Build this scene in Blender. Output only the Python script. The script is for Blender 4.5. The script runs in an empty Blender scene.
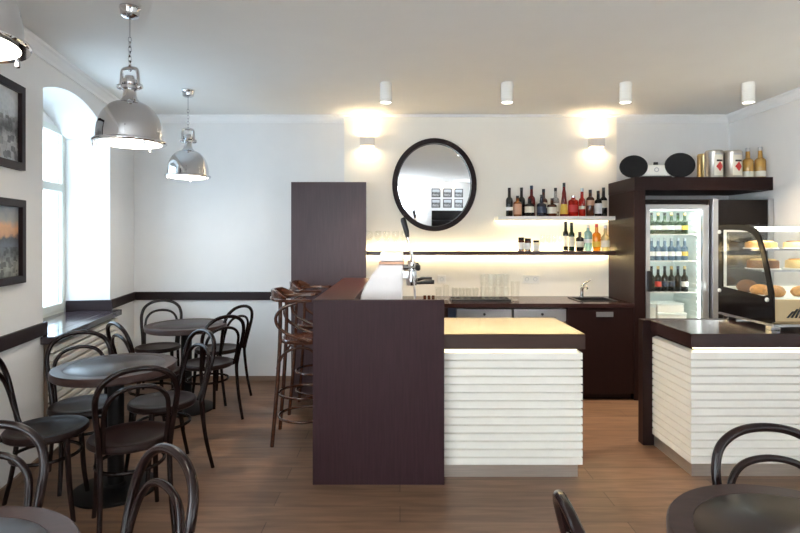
import bpy, bmesh, math, random
from mathutils import Vector, Matrix
PI = math.pi
R = math.radians
SC = bpy.context.scene
COL = SC.collection
random.seed(7)

# ------------------------------------------------------------------ materials
def srgb(r, g, b):
    def f(c):
        c /= 255.0
        return c / 12.92 if c <= 0.04045 else ((c + 0.055) / 1.055) ** 2.4
    return (f(r), f(g), f(b), 1.0)

def new_mat(name):
    m = bpy.data.materials.new(name)
    m.use_nodes = True
    nt = m.node_tree
    return m, nt, nt.nodes['Principled BSDF']

def setp(b, **kw):
    names = dict(color='Base Color', rough='Roughness', metal='Metallic', coat='Coat Weight', coat_rough='Coat Roughness',
                 trans='Transmission Weight', ior='IOR', spec='Specular IOR Level', emis='Emission Color', emis_s='Emission Strength')
    for k, v in kw.items():
        b.inputs[names[k]].default_value = v

def noise_mix(nt, b, col, amt=0.06, scale=12.0, stretch=(1, 1, 1), coord='Object', detail=4.0):
    tc = nt.nodes.new('ShaderNodeTexCoord')
    mp = nt.nodes.new('ShaderNodeMapping')
    mp.inputs['Scale'].default_value = stretch
    nz = nt.nodes.new('ShaderNodeTexNoise')
    nz.inputs['Scale'].default_value = scale
    nz.inputs['Detail'].default_value = detail
    rp = nt.nodes.new('ShaderNodeValToRGB')
    lo = tuple(c * (1 - amt) for c in col[:3]) + (1,)
    hi = tuple(min(1.0, c * (1 + amt)) for c in col[:3]) + (1,)
    rp.color_ramp.elements[0].color = lo
    rp.color_ramp.elements[1].color = hi
    rp.color_ramp.elements[0].position = 0.3
    rp.color_ramp.elements[1].position = 0.7
    nt.links.new(tc.outputs[coord], mp.inputs['Vector'])
    nt.links.new(mp.outputs['Vector'], nz.inputs['Vector'])
    nt.links.new(nz.outputs['Fac'], rp.inputs['Fac'])
    nt.links.new(rp.outputs['Color'], b.inputs['Base Color'])
    return nz

def plain(name, col, rough=0.5, metal=0.0, amt=0.05, scale=12.0, stretch=(1, 1, 1), coat=0.0, bump=0.0, spec=0.5, coat_rough=0.08):
    m, nt, b = new_mat(name)
    setp(b, rough=rough, metal=metal, coat=coat, spec=spec, coat_rough=coat_rough)
    nz = noise_mix(nt, b, col, amt, scale, stretch)
    if bump:
        bp = nt.nodes.new('ShaderNodeBump')
        bp.inputs['Strength'].default_value = bump
        bp.inputs['Distance'].default_value = 0.002
        nt.links.new(nz.outputs['Fac'], bp.inputs['Height'])
        nt.links.new(bp.outputs['Normal'], b.inputs['Normal'])
    return m

def emit(name, col, s):
    m, nt, b = new_mat(name)
    setp(b, color=(0.8, 0.8, 0.8, 1), emis=col, emis_s=s, rough=0.6)
    return m

def clear_glass(name, tint=(1, 1, 1, 1), refl=0.06, edge=0.35, body=0.0):
    """thin clear glass: light passes, the rim reflects more than the middle"""
    m = bpy.data.materials.new(name)
    m.use_nodes = True
    nt = m.node_tree
    nt.nodes.clear()
    out = nt.nodes.new('ShaderNodeOutputMaterial')
    tr = nt.nodes.new('ShaderNodeBsdfTransparent')
    tr.inputs['Color'].default_value = tint
    gl = nt.nodes.new('ShaderNodeBsdfGlossy')
    gl.inputs['Roughness'].default_value = 0.02
    gl.inputs['Color'].default_value = (0.95, 0.97, 1, 1)
    lw = nt.nodes.new('ShaderNodeLayerWeight')
    lw.inputs['Blend'].default_value = 0.25
    ma = nt.nodes.new('ShaderNodeMath')
    ma.operation = 'MULTIPLY_ADD'
    ma.inputs[1].default_value = edge
    ma.inputs[2].default_value = refl
    mx = nt.nodes.new('ShaderNodeMixShader')
    pw = nt.nodes.new('ShaderNodeMath')
    pw.operation = 'POWER'
    pw.inputs[1].default_value = 2.5
    nt.links.new(lw.outputs['Facing'], pw.inputs[0])
    nt.links.new(pw.outputs[0], ma.inputs[0])
    nt.links.new(ma.outputs[0], mx.inputs['Fac'])
    nt.links.new(tr.outputs[0], mx.inputs[1])
    nt.links.new(gl.outputs[0], mx.inputs[2])
    nt.links.new(mx.outputs[0], out.inputs['Surface'])
    return m

def liquid(name, col, trans=0.6, rough=0.05):
    m, nt, b = new_mat(name)
    setp(b, rough=rough, trans=trans, ior=1.35, coat=0.5)
    noise_mix(nt, b, col, 0.06, 8)
    return m

def floor_mat():
    m, nt, b = new_mat('oak_planks')
    tc = nt.nodes.new('ShaderNodeTexCoord')
    br = nt.nodes.new('ShaderNodeTexBrick')
    br.offset = 0.37
    br.inputs['Scale'].default_value = 1.0
    br.inputs['Brick Width'].default_value = 1.9
    br.inputs['Row Height'].default_value = 0.165
    br.inputs['Mortar Size'].default_value = 0.0022
    br.inputs['Mortar Smooth'].default_value = 0.2
    br.inputs['Bias'].default_value = 0.0
    br.inputs['Color1'].default_value = srgb(*FLOOR1)
    br.inputs['Color2'].default_value = srgb(*FLOOR2)
    br.inputs['Mortar'].default_value = srgb(74, 52, 38)
    nt.links.new(tc.outputs['Object'], br.inputs['Vector'])
    mp = nt.nodes.new('ShaderNodeMapping')
    mp.inputs['Scale'].default_value = (1.0, 9.0, 1.0)
    nz = nt.nodes.new('ShaderNodeTexNoise')
    nz.inputs['Scale'].default_value = 2.6
    nz.inputs['Detail'].default_value = 7
    nz.inputs['Distortion'].default_value = 0.8
    nt.links.new(tc.outputs['Object'], mp.inputs['Vector'])
    nt.links.new(mp.outputs['Vector'], nz.inputs['Vector'])
    rp = nt.nodes.new('ShaderNodeValToRGB')
    rp.color_ramp.elements[0].position = 0.32
    rp.color_ramp.elements[0].color = (0.50, 0.47, 0.45, 1)
    rp.color_ramp.elements[1].position = 0.68
    rp.color_ramp.elements[1].color = (1.0, 1.0, 1.0, 1)
    nt.links.new(nz.outputs['Fac'], rp.inputs['Fac'])
    mx = nt.nodes.new('ShaderNodeMixRGB')
    mx.blend_type = 'MULTIPLY'
    mx.inputs['Fac'].default_value = 0.75
    nt.links.new(br.outputs['Color'], mx.inputs[1])
    nt.links.new(rp.outputs['Color'], mx.inputs[2])
    nt.links.new(mx.outputs[0], b.inputs['Base Color'])
    setp(b, rough=0.42, spec=0.4)
    bp = nt.nodes.new('ShaderNodeBump')
    bp.inputs['Strength'].default_value = 0.25
    bp.inputs['Distance'].default_value = 0.002
    nt.links.new(br.outputs['Fac'], bp.inputs['Height'])
    bp.invert = True
    nt.links.new(bp.outputs['Normal'], b.inputs['Normal'])
    return m

def houses(nt, tc, sp, col, b, top, scale):
    """blocky light and dark patches (printed houses) below the given height of the print"""
    vo = nt.nodes.new('ShaderNodeTexVoronoi')
    vo.distance = 'CHEBYCHEV'
    vo.inputs['Scale'].default_value = scale
    nt.links.new(tc.outputs['Object'], vo.inputs['Vector'])
    bw = nt.nodes.new('ShaderNodeRGBToBW')
    nt.links.new(vo.outputs['Color'], bw.inputs[0])
    rp = nt.nodes.new('ShaderNodeValToRGB')
    rp.color_ramp.elements[0].color = (0.18, 0.18, 0.18, 1)
    rp.color_ramp.elements[1].color = (1.25, 1.25, 1.22, 1)
    rp.color_ramp.elements[0].position = 0.2
    rp.color_ramp.elements[1].position = 0.8
    nt.links.new(bw.outputs[0], rp.inputs['Fac'])
    lt = nt.nodes.new('ShaderNodeMath')
    lt.operation = 'LESS_THAN'
    lt.inputs[1].default_value = top
    nt.links.new(sp.outputs['Z'], lt.inputs[0])
    sc = nt.nodes.new('ShaderNodeMath')
    sc.operation = 'MULTIPLY'
    sc.inputs[1].default_value = 0.8
    nt.links.new(lt.outputs[0], sc.inputs[0])
    mx = nt.nodes.new('ShaderNodeMixRGB')
    mx.blend_type = 'MULTIPLY'
    nt.links.new(sc.outputs[0], mx.inputs['Fac'])
    nt.links.new(col, mx.inputs[1])
    nt.links.new(rp.outputs['Color'], mx.inputs[2])
    nt.links.new(mx.outputs[0], b.inputs['Base Color'])

def town_photo():
    """black and white town photograph: sky, roof shapes, crowd of dots"""
    m, nt, b = new_mat('grey_town_print')
    tc = nt.nodes.new('ShaderNodeTexCoord')
    vo = nt.nodes.new('ShaderNodeTexVoronoi')
    vo.inputs['Scale'].default_value = 40
    nz = nt.nodes.new('ShaderNodeTexNoise')
    nz.inputs['Scale'].default_value = 22
    nz.inputs['Detail'].default_value = 8
    sp = nt.nodes.new('ShaderNodeSeparateXYZ')
    rp = nt.nodes.new('ShaderNodeValToRGB')
    e = rp.color_ramp.elements
    e[0].position = 0.0; e[0].color = (0.34, 0.34, 0.35, 1)
    e[1].position = 1.0; e[1].color = (0.62, 0.65, 0.68, 1)
    k = e.new(0.30); k.color = (0.50, 0.50, 0.51, 1)
    k = e.new(0.46); k.color = (0.10, 0.10, 0.105, 1)
    k = e.new(0.60); k.color = (0.36, 0.36, 0.37, 1)
    k = e.new(0.66); k.color = (0.56, 0.60, 0.64, 1)
    ad = nt.nodes.new('ShaderNodeMath'); ad.operation = 'MULTIPLY_ADD'
    ad.inputs[1].default_value = 0.25
    nt.links.new(tc.outputs['Generated'], sp.inputs[0])
    nt.links.new(tc.outputs['Object'], nz.inputs['Vector'])
    nt.links.new(tc.outputs['Object'], vo.inputs['Vector'])
    nt.links.new(nz.outputs['Fac'], ad.inputs[0])
    nt.links.new(sp.outputs['Z'], ad.inputs[2])
    s2 = nt.nodes.new('ShaderNodeMath'); s2.operation = 'SUBTRACT'; s2.inputs[1].default_value = 0.12
    nt.links.new(ad.outputs[0], s2.inputs[0])
    nt.links.new(s2.outputs[0], rp.inputs['Fac'])
    mx = nt.nodes.new('ShaderNodeMixRGB'); mx.blend_type = 'OVERLAY'; mx.inputs['Fac'].default_value = 0.18
    nt.links.new(rp.outputs['Color'], mx.inputs[1])
    nt.links.new(vo.outputs['Distance'], mx.inputs[2])
    houses(nt, tc, sp, mx.outputs[0], b, 0.62, 26)
    setp(b, rough=0.35)
    return m

def sunset_photo():
    m, nt, b = new_mat('orange_sky_print')
    tc = nt.nodes.new('ShaderNodeTexCoord')
    nz = nt.nodes.new('ShaderNodeTexNoise')
    nz.inputs['Scale'].default_value = 20
    nz.inputs['Detail'].default_value = 8
    sp = nt.nodes.new('ShaderNodeSeparateXYZ')
    ad = nt.nodes.new('ShaderNodeMath'); ad.operation = 'MULTIPLY_ADD'; ad.inputs[1].default_value = 0.22
    s2 = nt.nodes.new('ShaderNodeMath'); s2.operation = 'SUBTRACT'; s2.inputs[1].default_value = 0.11
    rp = nt.nodes.new('ShaderNodeValToRGB')
    e = rp.color_ramp.elements
    e[0].position = 0.0; e[0].color = srgb(120, 120, 112)
    e[1].position = 1.0; e[1].color = srgb(112, 124, 136)
    for p, c in ((0.16, (150, 150, 142)), (0.32, (92, 96, 100)), (0.46, (96, 104, 116)), (0.55, (70, 74, 84)),
                 (0.60, (196, 150, 112)), (0.70, (214, 164, 122)), (0.82, (150, 150, 146))):
        k = e.new(p); k.color = srgb(*c)
    nt.links.new(tc.outputs['Generated'], sp.inputs[0])
    nt.links.new(tc.outputs['Object'], nz.inputs['Vector'])
    nt.links.new(nz.outputs['Fac'], ad.inputs[0])
    nt.links.new(sp.outputs['Z'], ad.inputs[2])
    nt.links.new(ad.outputs[0], s2.inputs[0])
    nt.links.new(s2.outputs[0], rp.inputs['Fac'])
    houses(nt, tc, sp, rp.outputs['Color'], b, 0.42, 34)
    setp(b, rough=0.35)
    return m

FLOOR1 = (134, 104, 82)
FLOOR2 = (116, 88, 69)
M = {}
M['wall'] = plain('warm_white_plaster', srgb(232, 231, 230), 0.9, amt=0.012, scale=5)
M['ceil'] = plain('ceiling_paint', srgb(226, 225, 222), 0.92, amt=0.012, scale=4)
M['cornice'] = plain('white_cornice_paint', srgb(240, 240, 240), 0.7, amt=0.01)
M['floor'] = floor_mat()
M['wenge'] = plain('wenge_veneer', srgb(54, 34, 38), 0.5, amt=0.18, scale=9, stretch=(9, 9, 0.5), spec=0.2)
M['wengeh'] = plain('wenge_horizontal', srgb(50, 31, 30), 0.2, amt=0.14, scale=9, stretch=(0.6, 8, 8), spec=0.4)
M['dado'] = plain('dark_stained_rail', srgb(40, 28, 30), 0.45, spec=0.25, amt=0.1, scale=8, stretch=(1, 1, 6))
M['sill'] = plain('dark_lacquered_sill', srgb(56, 46, 52), 0.16, amt=0.1, scale=8, stretch=(1, 6, 1), coat=0.5)
M['cab'] = plain('dark_brown_laminate', srgb(34, 17, 16), 0.45, amt=0.1, scale=7, stretch=(6, 6, 0.5), spec=0.2)
M['bent'] = plain('dark_bentwood', srgb(27, 15, 14), 0.2, amt=0.15, scale=20, stretch=(3, 3, 0.6), spec=0.28)
M['seatw'] = plain('dark_seat_ply', srgb(37, 24, 22), 0.3, amt=0.12, scale=14, stretch=(6, 0.8, 1), spec=0.12)
M['stool'] = plain('brown_bentwood', srgb(74, 42, 29), 0.22, amt=0.25, scale=14, stretch=(1, 1, 3), coat=0.8)
M['topw'] = plain('table_edge_wood', srgb(62, 46, 43), 0.36, amt=0.14, scale=10, stretch=(1.5, 6, 1), spec=0.16)
M['topi'] = plain('table_inset_wood', srgb(44, 33, 32), 0.28, amt=0.1, scale=8, stretch=(6, 1, 1), spec=0.19)
M['iron'] = plain('black_iron', srgb(22, 20, 20), 0.5, metal=0.0, spec=0.15, amt=0.1)
M['white'] = plain('white_lacquer', srgb(240, 238, 232), 0.45, amt=0.012)
M['slat'] = plain('cream_lacquer', srgb(238, 234, 224), 0.4, amt=0.015)
M['rad'] = plain('white_lacquer_board', srgb(226, 222, 214), 0.5, amt=0.02)
M['steel'] = plain('brushed_steel', srgb(188, 182, 174), 0.3, metal=0.95, amt=0.08, scale=20, stretch=(1, 1, 30))
M['kick'] = plain('brushed_kick_steel', srgb(205, 194, 182), 0.36, metal=0.8, amt=0.08, scale=10, stretch=(0.6, 1, 20))
M['chrome'] = plain('chrome', srgb(208, 208, 210), 0.05, metal=1.0, amt=0.01)
M['alu'] = plain('satin_aluminium', srgb(186, 188, 192), 0.32, metal=0.8, amt=0.03)
M['black'] = plain('black_plastic', srgb(22, 21, 23), 0.35, amt=0.1)
M['blackg'] = plain('black_gloss', srgb(22, 18, 18), 0.12, amt=0.05, spec=0.18)
M['cloth'] = plain('black_speaker_cloth', srgb(16, 16, 20), 0.85, amt=0.25, scale=400)
M['mirror'] = plain('silvered_mirror', srgb(236, 238, 240), 0.0, metal=1.0, amt=0.0)
M['gold'] = plain('gold_tin', srgb(204, 176, 124), 0.3, metal=0.9, amt=0.05)
M['beige'] = plain('champagne_steel', srgb(202, 178, 138), 0.4, metal=0.55, amt=0.03)
M['glass'] = clear_glass('clear_glass', (0.97, 0.985, 0.98, 1), 0.04, 0.3)
M['tumbler'] = clear_glass('tumbler_glass', (0.985, 0.985, 0.975, 1), 0.035, 0.75)
M['pane'] = clear_glass('window_glass', (0.97, 0.98, 0.98, 1), 0.03, 0.1)
M['pane_dim'] = clear_glass('dimming_window_glass', (0.60, 0.66, 0.70, 1), 0.03, 0.1)  # tint added to cut the daylight coming through the arched window
M['linerw'] = plain('fridge_liner', srgb(236, 242, 240), 0.4, amt=0.01)
M['blue'] = plain('dark_blue_panel', srgb(36, 48, 70), 0.4, amt=0.1)
M['paper'] = plain('cream_label', srgb(226, 220, 204), 0.6, amt=0.03)
M['paperw'] = plain('white_label', srgb(236, 236, 234), 0.6, amt=0.02)
M['redp'] = plain('red_print', srgb(196, 52, 48), 0.5, amt=0.03)
M['yel'] = plain('yellow_label', srgb(222, 186, 70), 0.55, amt=0.03)
M['peach'] = plain('peach_label', srgb(206, 160, 132), 0.6, amt=0.03)
M['town'] = town_photo()
M['sunset'] = sunset_photo()
M['matb'] = plain('print_border', srgb(176, 172, 166), 0.6, amt=0.03)
M['frame'] = plain('dark_picture_frame', srgb(38, 26, 27), 0.4, amt=0.12, scale=16, spec=0.15)
M['lamp'] = emit('frosted_lamp_glass', (1.0, 0.90, 0.76, 1), 7.0)
M['lens'] = emit('spot_lens', (1.0, 0.95, 0.88, 1), 5.0)
M['led'] = emit('warm_led', (1.0, 0.77, 0.40, 1), 17.0)
M['ledc'] = emit('counter_led', (1.0, 0.84, 0.5, 1), 1.6)
M['tube'] = emit('cool_fridge_tube', (0.92, 1.0, 0.97, 1), 1.8)
M['tubew'] = emit('case_tube', (1.0, 0.97, 0.90, 1), 4.0)
M['sconce'] = emit('sconce_lens', (1.0, 0.78, 0.48, 1), 6.0)
M['sconce_box'] = plain('pale_grey_lamp_paint', srgb(214, 210, 206), 0.6, amt=0.01)
M['pastry'] = plain('golden_pastry', srgb(196, 140, 74), 0.7, amt=0.25, scale=30, bump=0.6)
M['choc'] = plain('brown_cake', srgb(120, 78, 46), 0.75, amt=0.3, scale=30, bump=0.6)
M['cream'] = plain('cream_cake', srgb(206, 178, 122), 0.7, amt=0.12, scale=20)
M['winefr'] = plain('window_white', srgb(226, 230, 222), 0.5, amt=0.01)

# ------------------------------------------------------------------ geometry
class MB:
    def __init__(self):
        self.bm = bmesh.new()

    def box(self, x0, x1, y0, y1, z0, z1):
        v = [self.bm.verts.new(p) for p in ((x0, y0, z0), (x1, y0, z0), (x1, y1, z0), (x0, y1, z0),
                                            (x0, y0, z1), (x1, y0, z1), (x1, y1, z1), (x0, y1, z1))]
        for f in ((3, 2, 1, 0), (4, 5, 6, 7), (0, 1, 5, 4), (1, 2, 6, 5), (2, 3, 7, 6), (3, 0, 4, 7)):
            self.bm.faces.new([v[i] for i in f])
        return self

    def lathe(self, prof, c=(0, 0, 0), seg=24, axis='Z', a0=0.0, a1=2 * PI, sx=1.0, sy=1.0, rot=0.0):
        full = abs(a1 - a0 - 2 * PI) < 1e-6
        n = seg if full else seg + 1
        rings = []
        for (r, z) in prof:
            if r < 1e-7:
                rings.append([self.bm.verts.new(self._ax(0, 0, z, axis, c))])
            else:
                rings.append([self.bm.verts.new(self._ax(r * sx * math.cos(a0 + (a1 - a0) * i / seg + rot), r * sy * math.sin(a0 + (a1 - a0) * i / seg + rot), z, axis, c)) for i in range(n)])
        for A, B in zip(rings, rings[1:]):
            m = seg
            for i in range(m):
                j = (i + 1) % n if full else i + 1
                if len(A) == 1 and len(B) == 1:
                    continue
                if len(A) == 1:
                    q = [A[0], B[j], B[i]]
                elif len(B) == 1:
                    q = [A[i], A[j], B[0]]
                else:
                    q = [A[i], A[j], B[j], B[i]]
                try:
                    self.bm.faces.new(q)
                except ValueError:
                    pass
        return self

    @staticmethod
    def _ax(x, y, z, axis, c):
        if axis == 'Z':
            p = (x, y, z)
        elif axis == 'Y':
            p = (x, z, -y)
        else:
            p = (z, x, y)
        return (p[0] + c[0], p[1] + c[1], p[2] + c[2])

    def cyl(self, r, z0, z1, c=(0, 0, 0), seg=20, axis='Z', bev=0.0):
        if bev:
            pr = [(0, z0), (r - bev, z0), (r, z0 + bev), (r, z1 - bev), (r - bev, z1), (0, z1)]
        else:
            pr = [(0, z0), (r, z0), (r, z1), (0, z1)]
        return self.lathe(pr, c, seg, axis)

    def tube(self, pts, r, closed=False, seg=10, flat=None):
        """pts: Vectors; r: a radius or a list; flat=(a,b) gives an elliptic section in the (side, up) frame"""
        P = [Vector(p) for p in pts]
        n = len(P)
        rad = r if isinstance(r, (list, tuple)) else [r] * n
        T = []
        for i in range(n):
            a = P[(i - 1) % n] if (closed or i > 0) else P[i]
            b = P[(i + 1) % n] if (closed or i < n - 1) else P[i]
            T.append((b - a).normalized())
        up = Vector((0, 0, 1)) if abs(T[0].z) < 0.9 else Vector((0, 1, 0))
        N = (up - T[0] * up.dot(T[0])).normalized()
        rings = []
        for i in range(n):
            N = (N - T[i] * N.dot(T[i])).normalized()
            B = T[i].cross(N)
            ring = []
            for k in range(seg):
                a = 2 * PI * k / seg
                fa, fb = flat if flat else (1, 1)
                ring.append(self.bm.verts.new(P[i] + (N * math.cos(a) * fa + B * math.sin(a) * fb) * rad[i]))
            rings.append(ring)
        m = n if closed else n - 1
        for i in range(m):
            A, C = rings[i], rings[(i + 1) % n]
            if closed and i == n - 1:
                # align the seam
                best = min(range(seg), key=lambda s: (A[0].co - C[s].co).length)
                C = C[best:] + C[:best]
            for k in range(seg):
                j = (k + 1) % seg
                self.bm.faces.new([A[k], A[j], C[j], C[k]])
        if not closed:
            self.bm.faces.new(rings[0][::-1])
            self.bm.faces.new(rings[-1])
        return self

    def prism(self, poly, a0, a1, axis='Y'):
        """poly in the plane across axis: axis Y -> (x,z), axis X -> (y,z), axis Z -> (x,y)"""
        def pt(p, t):
            if axis == 'Y':
                return (p[0], t, p[1])
            if axis == 'X':
                return (t, p[0], p[1])
            return (p[0], p[1], t)
        A = [self.bm.verts.new(pt(p, a0)) for p in poly]
        B = [self.bm.verts.new(pt(p, a1)) for p in poly]
        n = len(poly)
        self.bm.faces.new(A)
        self.bm.faces.new(B[::-1])
        for i in range(n):
            j = (i + 1) % n
            self.bm.faces.new([A[j], A[i], B[i], B[j]])
        return self

    def ring_prism(self, outer, inner, a0, a1, axis='Y'):
        """a frame: outer and inner outlines with the same vertex count"""
        def pt(p, t):
            if axis == 'Y':
                return (p[0], t, p[1])
            if axis == 'X':
                return (t, p[0], p[1])
            return (p[0], p[1], t)
        O0 = [self.bm.verts.new(pt(p, a0)) for p in outer]
        O1 = [self.bm.verts.new(pt(p, a1)) for p in outer]
        I0 = [self.bm.verts.new(pt(p, a0)) for p in inner]
        I1 = [self.bm.verts.new(pt(p, a1)) for p in inner]
        n = len(outer)
        for i in range(n):
            j = (i + 1) % n
            self.bm.faces.new([O0[i], O0[j], I0[j], I0[i]])
            self.bm.faces.new([O1[j], O1[i], I1[i], I1[j]])
            self.bm.faces.new([O0[j], O0[i], O1[i], O1[j]])
            self.bm.faces.new([I0[i], I0[j], I1[j], I1[i]])
        return self

    def face(self, pts):
        self.bm.faces.new([self.bm.verts.new(p) for p in pts])
        return self

    def build(self, name, mat, parent=None, smooth=False, bevel=0.0, loc=None, rotz=0.0, label=None):
        bm = self.bm
        bmesh.ops.recalc_face_normals(bm, faces=bm.faces[:])
        me = bpy.data.meshes.new(name)
        bm.to_mesh(me)
        bm.free()
        me.materials.append(mat)
        if smooth:
            for p in me.polygons:
                p.use_smooth = True
            me.set_sharp_from_angle(angle=R(40))
        o = bpy.data.objects.new(name, me)
        COL.objects.link(o)
        if parent is not None:
            o.parent = parent
        if loc is not None:
            o.location = loc
        o.rotation_euler = (0, 0, rotz)
        if bevel:
            md = o.modifiers.new('edge', 'BEVEL')
            md.width = bevel
            md.segments = 2
            md.limit_method = 'ANGLE'
            md.angle_limit = R(45)
        if label:
            o['label'] = label
        return o

def smooth_path(pts, n=6, closed=False):
    P = [Vector(p) for p in pts]
    out = []
    m = len(P)
    rng = range(m) if closed else range(m - 1)
    for i in rng:
        p1, p2 = P[i], P[(i + 1) % m]
        p0 = P[(i - 1) % m] if (closed or i > 0) else p1 * 2 - p2
        p3 = P[(i + 2) % m] if (closed or i + 2 < m) else p2 * 2 - p1
        for k in range(n):
            t = k / n
            out.append(0.5 * ((2 * p1) + (p2 - p0) * t + (2 * p0 - 5 * p1 + 4 * p2 - p3) * t * t + (3 * p1 - p0 - 3 * p2 + p3) * t ** 3))
    if not closed:
        out.append(P[-1])
    return out

def circle_path(r, z, n=40, c=(0, 0)):
    return [Vector((c[0] + r * math.cos(2 * PI * i / n), c[1] + r * math.sin(2 * PI * i / n), z)) for i in range(n)]

def tag(o, label, cat, group=None):
    o['label'] = label
    o['category'] = cat
    if group:
        o['group'] = group
    return o

def thing(name, label, cat, loc=(0, 0, 0), rotz=0.0, group=None):
    o = bpy.data.objects.new(name, None)
    o.empty_display_size = 0.1
    COL.objects.link(o)
    o.location = loc
    o.rotation_euler = (0, 0, rotz)
    return tag(o, label, cat, group)

def struct(o):
    o['kind'] = 'structure'
    return o

def dup(root, loc, rotz, label, group=None):
    r = root.copy()
    COL.objects.link(r)
    r.location = loc
    r.rotation_euler = (0, 0, rotz)
    r['label'] = label
    if group:
        r['group'] = group
    for ch in list(root.children):
        c = ch.copy()
        COL.objects.link(c)
        c.parent = r
        for g in list(ch.children):
            d = g.copy()
            COL.objects.link(d)
            d.parent = c
    return r

def light(name, kind, loc, energy, col=(1, 1, 1), size=0.1, rot=(0, 0, 0), size_y=None, spot=None, parent=None, blend=0.5):
    d = bpy.data.lights.new(name, kind)
    d.energy = energy
    d.color = col
    if kind == 'AREA':
        d.size = size
        if size_y:
            d.shape = 'RECTANGLE'
            d.size_y = size_y
    else:
        d.shadow_soft_size = size
    if kind == 'SPOT':
        d.spot_size = spot or R(60)
        d.spot_blend = blend
    o = bpy.data.objects.new(name, d)
    COL.objects.link(o)
    o.location = loc
    o.rotation_euler = rot
    if parent:
        o.parent = parent
    return o

# ------------------------------------------------------------------ the room
CEIL = 2.76
YB = 5.55          # back wall
YR = -3.6          # rear wall behind the camera
XR = 3.425         # right wall
AX, AY = -2.77, 5.55
LD = (0.1876, -0.9822)
LROT = math.atan2(LD[1], LD[0])
LLEN = 4.632
BX, BY = AX + LD[0] * LLEN, AY + LD[1] * LLEN      # end of the slanted part
def LW(u, w, z=0.0):
    """point on the left wall: u along it from the back corner, w into the room"""
    return (AX + LD[0] * u + 0.9822 * w, AY + LD[1] * u + 0.1876 * w, z)

fl = MB().face([(AX - 0.5, YB, 0), (BX - 0.4, YR, 0), (XR, YR, 0), (XR, YB, 0)]).build('floor', M['floor'])
struct(fl)
ce = MB().face([(AX - 0.6, YB, CEIL), (BX - 0.5, YR, CEIL), (XR, YR, CEIL), (XR, YB, CEIL)]).build('ceiling', M['ceil'])
struct(ce)

def wall(name, length, openings, depth, loc, rotz, z1=CEIL, thick=None, mat='wall'):
    """local: x along, y into the room; openings (u0,u1,z0,z1,rise) with a segmental arch of that rise"""
    mb = MB()
    ops = sorted(openings)
    u = 0.0
    def quad(a, b, c, d):
        mb.face([a, b, c, d])
    for (u0, u1, z0, zt, rise) in ops:
        quad((u, 0, 0), (u0, 0, 0), (u0, 0, z1), (u, 0, z1))
        quad((u0, 0, 0), (u1, 0, 0), (u1, 0, z0), (u0, 0, z0))
        n = 24 if rise else 1
        top = []
        for i in range(n + 1):
            t = i / n
            x = u0 + (u1 - u0) * t
            z = zt + (rise * (1 - (2 * t - 1) ** 2) + 0.13 * t if rise else 0)
            top.append((x, z))
        for (a, b) in zip(top, top[1:]):
            quad((a[0], 0, a[1]), (b[0], 0, b[1]), (b[0], 0, z1), (a[0], 0, z1))
            quad((a[0], 0, a[1]), (b[0], 0, b[1]), (b[0], -depth, b[1]), (a[0], -depth, a[1]))
        quad((u0, 0, z0), (u0, 0, zt), (u0, -depth, zt), (u0, -depth, z0))
        zr = zt + (0.13 if rise else 0)
        quad((u1, 0, z0), (u1, 0, zr), (u1, -depth, zr), (u1, -depth, z0))
        quad((u0, 0, z0), (u1, 0, z0), (u1, -depth, z0), (u0, -depth, z0))
        u = u1
    quad((u, 0, 0), (length, 0, 0), (length, 0, z1), (u, 0, z1))
    bmesh.ops.remove_doubles(mb.bm, verts=mb.bm.verts[:], dist=1e-5)
    o = mb.build(name, M[mat], loc=loc, rotz=rotz)
    return struct(o)

def window(name, u0, u1, z0, z1, y, loc, rotz, transom=None, mull=True, pane='pane'):
    """casement frame, panes and outer sill in the wall's local axes"""
    t = bpy.data.objects.new(name, None)
    COL.objects.link(t)
    t.location = loc
    t.rotation_euler = (0, 0, rotz)
    t['kind'] = 'structure'
    f = MB()
    w = 0.06
    f.box(u0, u0 + w, y - 0.03, y + 0.03, z0, z1)
    f.box(u1 - w, u1, y - 0.03, y + 0.03, z0, z1)
    f.box(u0 + w, u1 - w, y - 0.03, y + 0.03, z0, z0 + w)
    f.box(u0 + w, u1 - w, y - 0.03, y + 0.03, z1 - w, z1)
    zs = [z0 + w, z1 - w]
    if transom:
        f.box(u0 + w, u1 - w, y - 0.035, y + 0.035, transom - 0.035, transom + 0.035)
        zs = [z0 + w, transom - 0.035, transom + 0.035, z1 - w]
    um = (u0 + u1) / 2
    us = [(u0 + w, u1 - w)]
    if mull:
        for a, b in zip(zs[::2], zs[1::2]):
            f.box(um - 0.035, um + 0.035, y - 0.032, y + 0.032, a, b)
        us = [(u0 + w, um - 0.035), (um + 0.035, u1 - w)]
    f.build('window_frame', M['winefr'], t, bevel=0.004)
    for a, b in us:
        for c, d in zip(zs[::2], zs[1::2]):
            MB().box(a, b, y - 0.004, y + 0.004, c, d).build('pane', M[pane], t)
    return t

# window niche on the slanted left wall
WU0, WU1 = 0.719, 2.015
struct(wall('wall_left', LLEN, [(WU0, WU1, 0.79, 2.37, 0.15)], 0.46, (AX, AY, 0), LROT))
window('window_1', WU0 - 0.0, WU1, 0.86, 2.46, -0.40, (AX, AY, 0), LROT, transom=1.93, pane='pane_dim')
# plaster filling between the window head and the arch
fill = MB()
pts = []
for i in range(25):
    t = i / 24
    pts.append((WU0 + (WU1 - WU0) * t, 2.37 + 0.15 * (1 - (2 * t - 1) ** 2) + 0.13 * t))
pts = [p for p in pts if p[1] > 2.46]
fill.prism([(pts[0][0], 2.455)] + pts + [(WU1, 2.455)], -0.45, -0.37)
struct(fill.build('trim_1', M['wall'], loc=(AX, AY, 0), rotz=LROT))
struct(MB().box(WU0, WU1, -0.46, -0.38, 0.79, 0.865).build('trim_2', M['winefr'], loc=(AX, AY, 0), rotz=LROT))

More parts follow.
